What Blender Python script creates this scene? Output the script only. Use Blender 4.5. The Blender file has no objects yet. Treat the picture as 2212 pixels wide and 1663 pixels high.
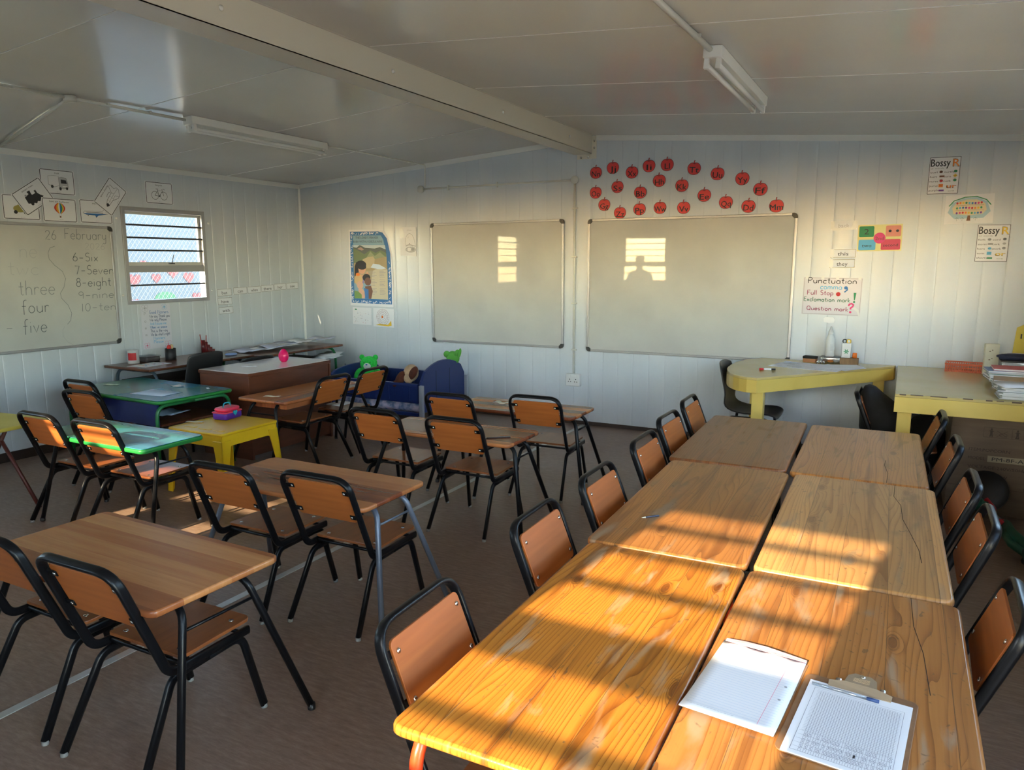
import bpy, bmesh, math, random
from mathutils import Vector, Matrix, Euler
random.seed(7)
S = bpy.context.scene
COL = S.collection
PI = math.pi

# ------------------------------------------------------------------ camera
F_PX, YAW, PITCH, ROLL = 1605.09, 0.485243, 0.164304, -0.001347
CAM_H = 1.57
cam = bpy.data.cameras.new('camera'); camo = bpy.data.objects.new('camera', cam); COL.objects.link(camo)
fw = Vector((-math.sin(YAW)*math.cos(PITCH), math.cos(YAW)*math.cos(PITCH), -math.sin(PITCH)))
rt = Vector((math.cos(YAW), math.sin(YAW), 0)); up = rt.cross(fw)
r2 = rt*math.cos(ROLL)+up*math.sin(ROLL); u2 = -rt*math.sin(ROLL)+up*math.cos(ROLL)
M3 = Matrix((r2, u2, -fw)).transposed()
camo.matrix_world = Matrix.Translation((0, 0, CAM_H)) @ M3.to_4x4()
cam.sensor_width = 36.0; cam.lens = 36.0*F_PX/2212.0
cam.clip_start = 0.02; cam.clip_end = 200
S.camera = camo

# ------------------------------------------------------------------ light
SUN_TRAVEL = Vector((0.14, 1.0, -0.41)).normalized()
sun = bpy.data.lights.new('sun', 'SUN'); suno = bpy.data.objects.new('sun', sun); COL.objects.link(suno)
sun.energy = 12.5; sun.color = (1.0, 0.78, 0.50); sun.angle = math.radians(0.6)
suno.rotation_euler = SUN_TRAVEL.to_track_quat('-Z', 'Y').to_euler()
suno.location = (-3, -8, 6)
W = bpy.data.worlds.new('sky'); S.world = W; W.use_nodes = True
nt = W.node_tree; nt.nodes.clear()
sky = nt.nodes.new('ShaderNodeTexSky'); sky.sky_type = 'NISHITA'; sky.sun_disc = False
sky.sun_elevation = math.radians(22); sky.sun_rotation = math.radians(188); sky.dust_density = 0.4; sky.altitude = 0
bg = nt.nodes.new('ShaderNodeBackground'); bg.inputs['Strength'].default_value = 2.3
wo = nt.nodes.new('ShaderNodeOutputWorld')
tint = nt.nodes.new('ShaderNodeMix'); tint.data_type = 'RGBA'; tint.blend_type = 'MULTIPLY'; tint.inputs[0].default_value = 1.0
tint.inputs[7].default_value = (1.04, 1.0, .93, 1); nt.links.new(sky.outputs[0], tint.inputs[6]); nt.links.new(tint.outputs[2], bg.inputs[0]); nt.links.new(bg.outputs[0], wo.inputs[0])
S.view_settings.view_transform = 'Standard'; S.view_settings.look = 'None'
S.view_settings.gamma = 1.0; S.view_settings.use_curve_mapping = False
S.view_settings.exposure = 1.18
S.cycles.max_bounces = 10; S.cycles.diffuse_bounces = 7; S.cycles.glossy_bounces = 4
S.cycles.transparent_max_bounces = 16; S.cycles.sample_clamp_indirect = 6.0
S.cycles.caustics_reflective = False; S.cycles.caustics_refractive = False

# ------------------------------------------------------------------ materials
MATS = {}
def mat(name, col=None, rough=0.5, metal=0.0, spec=0.5, coat=0.0, crough=0.1):
    if name in MATS: return MATS[name]
    m = bpy.data.materials.new(name); m.use_nodes = True
    b = m.node_tree.nodes['Principled BSDF']
    if col: b.inputs['Base Color'].default_value = (*col, 1)
    b.inputs['Roughness'].default_value = rough; b.inputs['Metallic'].default_value = metal
    b.inputs['Specular IOR Level'].default_value = spec
    b.inputs['Coat Weight'].default_value = coat; b.inputs['Coat Roughness'].default_value = crough
    MATS[name] = m
    return m
def NT(m): return m.node_tree, m.node_tree.nodes, m.node_tree.links, m.node_tree.nodes['Principled BSDF']
def node(N, t, **k):
    n = N.new(t)
    for a, v in k.items():
        if a.startswith('i_'):
            key = a[2:]
            n.inputs[int(key) if key.isdigit() else key].default_value = v
        else: setattr(n, a, v)
    return n
def mth(N, L, op, a, b=None, c=None):
    n = N.new('ShaderNodeMath'); n.operation = op
    for i, v in enumerate((a, b, c)):
        if v is None: continue
        if isinstance(v, (int, float)): n.inputs[i].default_value = v
        else: L.new(v, n.inputs[i])
    return n.outputs[0]
def ramp(N, L, fac, stops):
    r = N.new('ShaderNodeValToRGB'); e = r.color_ramp.elements
    while len(e) < len(stops): e.new(0.5)
    for el, (p, c) in zip(e, stops): el.position = p; el.color = (*c, 1)
    L.new(fac, r.inputs[0]); return r.outputs[0]
def mixc(N, L, fac, a, b, mode='MIX'):
    n = N.new('ShaderNodeMix'); n.data_type = 'RGBA'; n.blend_type = mode
    for i, v in ((0, fac), (6, a), (7, b)):
        if isinstance(v, (int, float)): n.inputs[i].default_value = v
        elif isinstance(v, tuple): n.inputs[i].default_value = (*v, 1)
        else: L.new(v, n.inputs[i])
    return n.outputs[2]
def coords(N, L, scale=(1, 1, 1), rnd=True):
    tc = N.new('ShaderNodeTexCoord'); mp = N.new('ShaderNodeMapping'); mp.inputs['Scale'].default_value = scale
    src = tc.outputs['Object']
    if rnd:
        oi = N.new('ShaderNodeObjectInfo'); cx = N.new('ShaderNodeCombineXYZ')
        L.new(mth(N, L, 'MULTIPLY', oi.outputs['Random'], 37.0), cx.inputs[0]); L.new(mth(N, L, 'MULTIPLY', oi.outputs['Random'], 91.0), cx.inputs[1])
        va = N.new('ShaderNodeVectorMath'); L.new(src, va.inputs[0]); L.new(cx.outputs[0], va.inputs[1]); src = va.outputs[0]
    L.new(src, mp.inputs[0]); return mp.outputs[0]
def noisy(name, c1, c2, scale=(8, 8, 8), nscale=1.0, rough=0.5, detail=6, spec=0.5, rvar=0.0, bump=0.0, lo=.35, hi=.65, metal=0.0, coat=0.0, rnd=False):
    if name in MATS: return MATS[name]
    m = mat(name, c1, rough, metal, spec, coat); T, N, L, B = NT(m)
    v = coords(N, L, scale, rnd)
    n = node(N, 'ShaderNodeTexNoise'); n.inputs['Scale'].default_value = nscale; n.inputs['Detail'].default_value = detail
    L.new(v, n.inputs['Vector'])
    L.new(ramp(N, L, n.outputs[0], [(lo, c1), (hi, c2)]), B.inputs['Base Color'])
    if rvar: L.new(mth(N, L, 'MULTIPLY_ADD', n.outputs[0], rvar, rough-rvar/2), B.inputs['Roughness'])
    if bump:
        bn = N.new('ShaderNodeBump'); bn.inputs['Strength'].default_value = bump; bn.inputs['Distance'].default_value = 0.002
        L.new(n.outputs[0], bn.inputs['Height']); L.new(bn.outputs[0], B.inputs['Normal'])
    return m

def pine(name, light, mid, dark, wear, wearamt, planks=.138):
    m = mat(name, light, 0.36, spec=0.45); T, N, L, B = NT(m)
    tc = N.new('ShaderNodeTexCoord'); oi = N.new('ShaderNodeObjectInfo')
    sp = N.new('ShaderNodeSeparateXYZ'); L.new(tc.outputs['Object'], sp.inputs[0])
    X, Y = sp.outputs[0], sp.outputs[1]
    R = mth(N, L, 'MULTIPLY', oi.outputs['Random'], 53.0)
    pid = mth(N, L, 'FLOOR', mth(N, L, 'DIVIDE', mth(N, L, 'ADD', X, 5.0), planks))
    wn = N.new('ShaderNodeTexWhiteNoise'); wn.noise_dimensions = '2D'
    cb = N.new('ShaderNodeCombineXYZ'); L.new(pid, cb.inputs[0]); L.new(R, cb.inputs[1]); L.new(cb.outputs[0], wn.inputs['Vector'])
    off = mth(N, L, 'MULTIPLY', wn.outputs[0], 19.0)
    def vec(sx, sy, o=0.0):
        c = N.new('ShaderNodeCombineXYZ')
        L.new(mth(N, L, 'MULTIPLY_ADD', X, sx, R), c.inputs[0])
        L.new(mth(N, L, 'ADD', mth(N, L, 'MULTIPLY', Y, sy), off), c.inputs[1]); c.inputs[2].default_value = o
        return c.outputs[0]
    def nz(sx, sy, det=3, o=0.0, dist=0.0):
        n = N.new('ShaderNodeTexNoise'); n.inputs['Scale'].default_value = 1; n.inputs['Detail'].default_value = det
        n.inputs['Distortion'].default_value = dist
        L.new(vec(sx, sy, o), n.inputs['Vector']); return n.outputs[0]
    vo = N.new('ShaderNodeTexVoronoi'); vo.voronoi_dimensions = '2D'; vo.inputs['Scale'].default_value = 1
    L.new(vec(5.2, 1.7), vo.inputs['Vector']); d = vo.outputs['Distance']
    vr = N.new('ShaderNodeSeparateColor'); L.new(vo.outputs['Color'], vr.inputs[0])
    has = mth(N, L, 'GREATER_THAN', vr.outputs[0], 0.40)
    kn = mth(N, L, 'MULTIPLY', mth(N, L, 'EXPONENT', mth(N, L, 'MULTIPLY', mth(N, L, 'MULTIPLY', d, d), -95.0)), has)
    g = mth(N, L, 'ADD', mth(N, L, 'MULTIPLY', X, 62.0), mth(N, L, 'MULTIPLY', nz(4.5, .42, 2), 20.0))
    g = mth(N, L, 'ADD', g, mth(N, L, 'MULTIPLY', kn, 4.0))
    g = mth(N, L, 'ADD', g, off)
    fr = mth(N, L, 'FRACT', g)
    line = mth(N, L, 'POWER', fr, 5.0)
    fine = nz(150, 3.0, 3, 4.0)
    t = mth(N, L, 'ADD', mth(N, L, 'MULTIPLY', line, .62), mth(N, L, 'MULTIPLY', fine, .40))
    c = ramp(N, L, t, [(.15, light), (.45, mid), (.95, dark)])
    broad = nz(9, .7, 4, 9.0)
    c = mixc(N, L, mth(N, L, 'MULTIPLY', mth(N, L, 'SUBTRACT', broad, .35), 1.1), c, mid)
    stf = mth(N, L, 'MINIMUM', mth(N, L, 'MAXIMUM', mth(N, L, 'MULTIPLY', mth(N, L, 'SUBTRACT', nz(20, 1.0, 3, 23.0), .545), 6.0), 0.0), .6)
    c = mixc(N, L, stf, c, dark)
    core = mth(N, L, 'MULTIPLY', mth(N, L, 'GREATER_THAN', kn, .72), .75)
    c = mixc(N, L, core, c, dark)
    halo = mth(N, L, 'MULTIPLY', mth(N, L, 'SUBTRACT', 1.0, mth(N, L, 'ABSOLUTE', mth(N, L, 'MULTIPLY', mth(N, L, 'SUBTRACT', kn, .6), 8.0))), .6)
    halo = mth(N, L, 'MAXIMUM', halo, 0.0)
    c = mixc(N, L, halo, c, dark)
    wr = nz(16, 3.2, 8, 17.0, .6)
    wf = mth(N, L, 'MULTIPLY', mth(N, L, 'MAXIMUM', mth(N, L, 'MULTIPLY', mth(N, L, 'SUBTRACT', wr, .56), 7.0), 0.0), wearamt)
    wf = mth(N, L, 'MINIMUM', wf, .75)
    c = mixc(N, L, wf, c, wear)
    sc = nz(35, 22, 6, 31.0, 1.5)
    sf = mth(N, L, 'MINIMUM', mth(N, L, 'MAXIMUM', mth(N, L, 'MULTIPLY', mth(N, L, 'SUBTRACT', sc, .64), 9.0), 0.0), .7)
    c = mixc(N, L, sf, c, (.12, .07, .04))
    pt = N.new('ShaderNodeMapRange'); L.new(wn.outputs[0], pt.inputs[0]); pt.inputs[3].default_value = .82; pt.inputs[4].default_value = 1.12
    cc = N.new('ShaderNodeCombineColor')
    for i in range(3): L.new(pt.outputs[0], cc.inputs[i])
    c = mixc(N, L, 1.0, c, cc.outputs[0], 'MULTIPLY')
    e = mth(N, L, 'FRACT', mth(N, L, 'DIVIDE', mth(N, L, 'ADD', X, 5.0), planks))
    seam = mth(N, L, 'LESS_THAN', e, .012)
    c = mixc(N, L, mth(N, L, 'MULTIPLY', seam, .7), c, (.08, .04, .02))
    L.new(c, B.inputs['Base Color'])
    L.new(mth(N, L, 'MULTIPLY_ADD', wf, .3, .30), B.inputs['Roughness'])
    bp = N.new('ShaderNodeBump'); bp.inputs['Strength'].default_value = .25; bp.inputs['Distance'].default_value = .001
    L.new(mth(N, L, 'SUBTRACT', 1.0, t), bp.inputs['Height']); L.new(bp.outputs[0], B.inputs['Normal'])
    return m
def strips(name, cols, width=.09, rough=.3):
    """glued hardwood strips along X"""
    m = mat(name, cols[0], rough, spec=.5); T, N, L, B = NT(m)
    tc = N.new('ShaderNodeTexCoord'); oi = N.new('ShaderNodeObjectInfo')
    sp = N.new('ShaderNodeSeparateXYZ'); L.new(tc.outputs['Object'], sp.inputs[0])
    X, Y = sp.outputs[0], sp.outputs[1]; R = mth(N, L, 'MULTIPLY', oi.outputs['Random'], 41.0)
    pid = mth(N, L, 'FLOOR', mth(N, L, 'DIVIDE', mth(N, L, 'ADD', Y, 3.02), width))
    wn = N.new('ShaderNodeTexWhiteNoise'); wn.noise_dimensions = '2D'
    cb = N.new('ShaderNodeCombineXYZ'); L.new(pid, cb.inputs[0]); L.new(R, cb.inputs[1]); L.new(cb.outputs[0], wn.inputs['Vector'])
    off = mth(N, L, 'MULTIPLY', wn.outputs[0], 19.0)
    def nz(sx, sy, det, o):
        c = N.new('ShaderNodeCombineXYZ')
        L.new(mth(N, L, 'ADD', mth(N, L, 'MULTIPLY', X, sx), off), c.inputs[0]); L.new(mth(N, L, 'MULTIPLY_ADD', Y, sy, R), c.inputs[1]); c.inputs[2].default_value = o
        n = N.new('ShaderNodeTexNoise'); n.inputs['Scale'].default_value = 1; n.inputs['Detail'].default_value = det; n.inputs['Distortion'].default_value = .4
        L.new(c.outputs[0], n.inputs['Vector']); return n.outputs[0]
    t = mth(N, L, 'ADD', mth(N, L, 'MULTIPLY', nz(1.6, 24, 5, 0), .5), mth(N, L, 'MULTIPLY', wn.outputs[0], .6))
    c = ramp(N, L, t, [(.2, cols[0]), (.5, cols[1]), (.8, cols[2])])
    f = nz(6, 160, 4, 5)
    c = mixc(N, L, mth(N, L, 'MAXIMUM', mth(N, L, 'MULTIPLY', mth(N, L, 'SUBTRACT', f, .5), .7), 0.0), c, tuple(x*.75 for x in cols[0]))
    L.new(c, B.inputs['Base Color'])
    L.new(mth(N, L, 'MULTIPLY_ADD', f, .03, rough-.05), B.inputs['Roughness'])
    return m

M_WALL = noisy('wall_paint', (.63, .67, .71), (.58, .62, .66), (3, 3, .6), 1, .30, 4, rnd=False, rvar=.1)
M_CEIL = noisy('ceiling_enamel', (.60, .59, .56), (.56, .55, .52), (1.2, 1.2, 1.2), 1, .16, 3, spec=.9, rvar=.04)
M_TRIMW = mat('trim_white', (.80, .80, .77), .4)
M_BEAM = mat('beam_cream', (.68, .64, .54), .38)
M_FLOOR = mat('floor_vinyl', (.2, .14, .1), .38)
T, N, L, B = NT(M_FLOOR)
v = coords(N, L, (14, 60, 1), False); n1 = node(N, 'ShaderNodeTexNoise'); n1.inputs['Scale'].default_value = 1; n1.inputs['Detail'].default_value = 8; n1.inputs['Roughness'].default_value = .7; L.new(v, n1.inputs['Vector'])
v2 = coords(N, L, (1.5, 1.5, 1), False); n2 = node(N, 'ShaderNodeTexNoise'); n2.inputs['Scale'].default_value = 1; n2.inputs['Detail'].default_value = 5; L.new(v2, n2.inputs['Vector'])
c = ramp(N, L, n1.outputs[0], [(.3, (.165, .098, .066)), (.5, (.26, .165, .115)), (.72, (.38, .265, .20))])
c = mixc(N, L, mth(N, L, 'MULTIPLY', n2.outputs[0], .5), c, (.19, .125, .090))
L.new(c, B.inputs['Base Color']); L.new(mth(N, L, 'MULTIPLY_ADD', n2.outputs[0], .25, .26), B.inputs['Roughness'])
M_BASE = mat('baseboard_brown', (.035, .02, .015), .5)
M_PINE = pine('pine_orange', (.54, .215, .030), (.42, .138, .016), (.13, .032, .006), (.44, .34, .22), .7)
M_PINE2 = pine('pine_worn', (.42, .180, .048), (.34, .130, .032), (.16, .055, .016), (.33, .235, .145), .9)
M_PINE3 = pine('pine_pale', (.54, .285, .100), (.45, .215, .068), (.25, .105, .035), (.33, .25, .16), .8)
M_PINE4 = pine('pine_brown', (.26, .090, .026), (.21, .070, .020), (.11, .034, .011), (.24, .15, .09), .5)
M_DESK = strips('hardwood_strips', ((.12, .028, .012), (.26, .070, .026), (.46, .165, .055)))
M_DESK2 = strips('hardwood_light', ((.22, .062, .022), (.38, .13, .042), (.56, .25, .09)))
M_DESKD = strips('hardwood_dark', ((.085, .028, .016), (.14, .05, .026), (.20, .08, .042)), .3)
M_PLY = noisy('orange_ply', (.44, .125, .026), (.37, .10, .020), (3, 40, 40), 1, .42, 5)
M_SEAT = noisy('seat_ply', (.30, .095, .026), (.22, .065, .018), (30, 3, 10), 1, .30, 5)
M_BLACK = mat('black_tube', (.005, .005, .006), .32, spec=.22)
M_GREYT = mat('grey_tube', (.13, .15, .19), .35, metal=.3)
M_REDT = mat('red_tube', (.70, .055, .012), .3)
M_GREENT = mat('green_tube', (.015, .16, .05), .35)
M_CHROME = mat('chrome', (.75, .75, .74), .22, metal=1)
M_RUBBER = mat('foot_grey', (.25, .24, .22), .6)
M_WHITEB = noisy('whiteboard', (.56, .56, .53), (.49, .49, .47), (2, 2, 2), 1, .022, 5, spec=.16)
M_ALU = mat('aluminium', (.42, .42, .43), .38, metal=.7)
M_BLKP = mat('black_plastic', (.012, .012, .013), .35)
M_PAPER = mat('paper', (.78, .79, .82), .6)
M_PAPERC = mat('paper_cream', (.74, .66, .50), .6)
M_INK = mat('ink', (.015, .015, .02), .5)
M_GLASS = bpy.data.materials.new('glass'); M_GLASS.use_nodes = True; MATS['glass'] = M_GLASS
def glassy(m, tint, fac, rough=.02):
    n = m.node_tree.nodes; l = m.node_tree.links; n.clear()
    o = n.new('ShaderNodeOutputMaterial'); mx = n.new('ShaderNodeMixShader'); t = n.new('ShaderNodeBsdfTransparent'); g = n.new('ShaderNodeBsdfGlossy')
    t.inputs[0].default_value = (*tint, 1); g.inputs['Roughness'].default_value = rough; mx.inputs[0].default_value = fac
    l.new(t.outputs[0], mx.inputs[1]); l.new(g.outputs[0], mx.inputs[2]); l.new(mx.outputs[0], o.inputs[0])
glassy(M_GLASS, (.93, .95, .95), .06)
M_CLEAR = bpy.data.materials.new('clear_plastic'); M_CLEAR.use_nodes = True; glassy(M_CLEAR, (.78, .80, .82), .18, .15)

# ------------------------------------------------------------------ mesh helpers
class MB:
    def __init__(s): s.bm = bmesh.new(); s.mi = 0; s.mats = []
    def m(s, mt):
        if mt not in s.mats: s.mats.append(mt)
        s.mi = s.mats.index(mt); return s
    def face(s, vs, smooth=False):
        try: f = s.bm.faces.new(vs)
        except ValueError: return None
        f.material_index = s.mi; f.smooth = smooth; return f
    def box(s, c, d, rot=None):
        """box of size d centred at c"""
        Rm = rot.to_matrix() if isinstance(rot, Euler) else (rot or Matrix.Identity(3)); c = Vector(c)
        v = [s.bm.verts.new(c+Rm@Vector((sx*d[0]/2, sy*d[1]/2, sz*d[2]/2))) for sz in (-1, 1) for sy in (-1, 1) for sx in (-1, 1)]
        for q in ((0, 2, 3, 1), (4, 5, 7, 6), (0, 1, 5, 4), (2, 6, 7, 3), (0, 4, 6, 2), (1, 3, 7, 5)): s.face([v[i] for i in q])
        return s
    def b2(s, a, b):
        return s.box([(a[i]+b[i])/2 for i in range(3)], [abs(b[i]-a[i]) for i in range(3)])
    def prism(s, pts, off, smooth=False, caps=True):
        """closed 3d polygon pts extruded by vector off"""
        off = Vector(off); a = [s.bm.verts.new(Vector(p)) for p in pts]; b = [s.bm.verts.new(Vector(p)+off) for p in pts]
        n = len(a)
        for i in range(n): s.face([a[i], a[(i+1) % n], b[(i+1) % n], b[i]], smooth)
        if caps: s.face(a[::-1]); s.face(b)
        return s
    def slab(s, w, d, z0, z1, r=.03, e=.004, cx=0, cy=0, seg=5):
        """rounded rectangle board with eased edges, w along x, d along y"""
        def ring(ins, z):
            o = []
            rr = max(r-ins, .001)
            for qx, qy, a0 in ((1, 1, 0), (-1, 1, 90), (-1, -1, 180), (1, -1, 270)):
                for k in range(seg+1):
                    a = math.radians(a0+90*k/seg)
                    o.append(s.bm.verts.new((cx+qx*(w/2-r)+rr*math.cos(a), cy+qy*(d/2-r)+rr*math.sin(a), z)))
            return o
        R = [ring(e, z0), ring(0, z0+e), ring(0, z1-e), ring(e*.3, z1-e*.3), ring(e, z1)]
        n = len(R[0])
        for A, Bq in zip(R, R[1:]):
            for i in range(n): s.face([A[i], A[(i+1) % n], Bq[(i+1) % n], Bq[i]], True)
        s.face(R[0][::-1]); s.face(R[-1]); return s
    def lathe(s, prof, seg=20, c=(0, 0, 0), smooth=True, axis=None):
        c = Vector(c); Q = axis.to_track_quat('Z', 'Y') if axis else None
        rings = []
        for r, z in prof:
            ring = []
            for k in range(seg):
                p = Vector((r*math.cos(2*PI*k/seg), r*math.sin(2*PI*k/seg), z))
                ring.append(s.bm.verts.new(c+(Q@p if Q else p)))
            rings.append(ring)
        for A, Bq in zip(rings, rings[1:]):
            for k in range(seg): s.face([A[k], A[(k+1) % seg], Bq[(k+1) % seg], Bq[k]], smooth)
        s.face(rings[0][::-1]); s.face(rings[-1]); return s
    def ell(s, c, r, seg=16, rings=10, rot=None):
        Rm = rot.to_matrix() if rot else Matrix.Identity(3); c = Vector(c); g = []
        for i in range(1, rings):
            a = PI*i/rings
            g.append([s.bm.verts.new(c+Rm@Vector((r[0]*math.sin(a)*math.cos(2*PI*k/seg), r[1]*math.sin(a)*math.sin(2*PI*k/seg), -r[2]*math.cos(a)))) for k in range(seg)])
        b = s.bm.verts.new(c+Rm@Vector((0, 0, -r[2]))); t = s.bm.verts.new(c+Rm@Vector((0, 0, r[2])))
        for k in range(seg): s.face([b, g[0][(k+1) % seg], g[0][k]], True); s.face([t, g[-1][k], g[-1][(k+1) % seg]], True)
        for A, Bq in zip(g, g[1:]):
            for k in range(seg): s.face([A[k], A[(k+1) % seg], Bq[(k+1) % seg], Bq[k]], True)
        return s
    def tube(s, pts, a, b=None, n0=None, fil=0.0, seg=10, sq=2.0, fseg=5, caps=True):
        """sweep; a = half size along start normal n0, b = half size across; fil = fillet radius"""
        b = a if b is None else b
        P = [Vector(p) for p in pts]
        if fil and len(P) > 2:
            Q = [P[0]]
            for i in range(1, len(P)-1):
                u = (P[i-1]-P[i]); w = (P[i+1]-P[i]); ff = fil[i-1] if isinstance(fil, (list, tuple)) else fil
                lu, lw = u.length, w.length; u.normalize(); w.normalize(); ang = u.angle(w)
                t = min(ff/max(math.tan(ang/2), .05), lu*.48 if i > 1 else lu*.9, lw*.48 if i < len(P)-2 else lw*.9)
                p0 = P[i]+u*t; p1 = P[i]+w*t
                for k in range(fseg+1):
                    q = k/fseg; Q.append(p0*(1-q)**2+P[i]*2*q*(1-q)+p1*q*q)
            Q.append(P[-1]); P = Q
        T = []
        for i in range(len(P)):
            t = (P[min(i+1, len(P)-1)]-P[max(i-1, 0)]).normalized(); T.append(t)
        nn = Vector(n0) if n0 else (Vector((0, 0, 1)) if abs(T[0].z) < .9 else Vector((1, 0, 0)))
        nn = (nn-T[0]*nn.dot(T[0])).normalized(); rings = []
        for i, p in enumerate(P):
            if i:
                q = T[i-1].rotation_difference(T[i]); nn = q@nn; nn = (nn-T[i]*nn.dot(T[i])).normalized()
            bn = T[i].cross(nn); ring = []
            for k in range(seg):
                th = 2*PI*(k+.5)/seg; cs, sn = math.cos(th), math.sin(th)
                ring.append(s.bm.verts.new(p+nn*a*math.copysign(abs(cs)**(2/sq), cs)+bn*b*math.copysign(abs(sn)**(2/sq), sn)))
            rings.append(ring)
        for A, Bq in zip(rings, rings[1:]):
            for k in range(seg): s.face([A[k], A[(k+1) % seg], Bq[(k+1) % seg], Bq[k]], True)
        if caps: s.face(rings[0][::-1]); s.face(rings[-1])
        return s
    def build(s, name, mt=None, parent=None, loc=None, rot=None, bevel=0.0, label=None, fix=True):
        if fix: bmesh.ops.recalc_face_normals(s.bm, faces=s.bm.faces)
        me = bpy.data.meshes.new(name); s.bm.to_mesh(me); s.bm.free()
        for x in (s.mats or [mt]): me.materials.append(x)
        o = bpy.data.objects.new(name, me); COL.objects.link(o)
        if parent: o.parent = parent
        if loc: o.location = loc
        if rot: o.rotation_euler = rot
        if bevel:
            md = o.modifiers.new('bevel', 'BEVEL'); md.width = bevel; md.segments = 2; md.limit_method = 'ANGLE'; md.angle_limit = math.radians(50)
        if label: o['label'] = label
        return o
def tag(o, label, cat, group=None):
    o['label'] = label; o['category'] = cat
    if group: o['group'] = group
    return o
def thing(name, loc, rz, label, cat, group=None):
    o = bpy.data.objects.new(name, None); COL.objects.link(o); o.empty_display_size = .1
    o.location = loc; o.rotation_euler = (0, 0, rz)
    return tag(o, label, cat, group)
def struct(o): o['kind'] = 'structure'; return o
def copy_tree(o, parent=None):
    c = o.copy(); COL.objects.link(c)
    if parent: c.parent = parent
    for ch in list(o.children): copy_tree(ch, c)
    return c

# ------------------------------------------------------------------ text
_txt = {}
def textgeo(body):
    if body in _txt: return _txt[body]
    cu = bpy.data.curves.new('t', 'FONT'); cu.body = body; cu.size = 1; cu.resolution_u = 2
    ob = bpy.data.objects.new('t', cu); COL.objects.link(ob)
    me = bpy.data.meshes.new_from_object(ob.evaluated_get(bpy.context.evaluated_depsgraph_get()))
    vs = [(v.co.x, v.co.y) for v in me.vertices]; fs = [tuple(p.vertices) for p in me.polygons]
    bpy.data.objects.remove(ob); bpy.data.curves.remove(cu); bpy.data.meshes.remove(me)
    _txt[body] = (vs, fs); return _txt[body]
def arc(cx, cy, rx, ry, a0, a1, n=10):
    return [(cx+rx*math.cos(math.radians(a0+(a1-a0)*k/n)), cy+ry*math.sin(math.radians(a0+(a1-a0)*k/n))) for k in range(n+1)]
O5 = arc(2.3, 2.3, 2.2, 2.4, 60, 420, 14)
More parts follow.
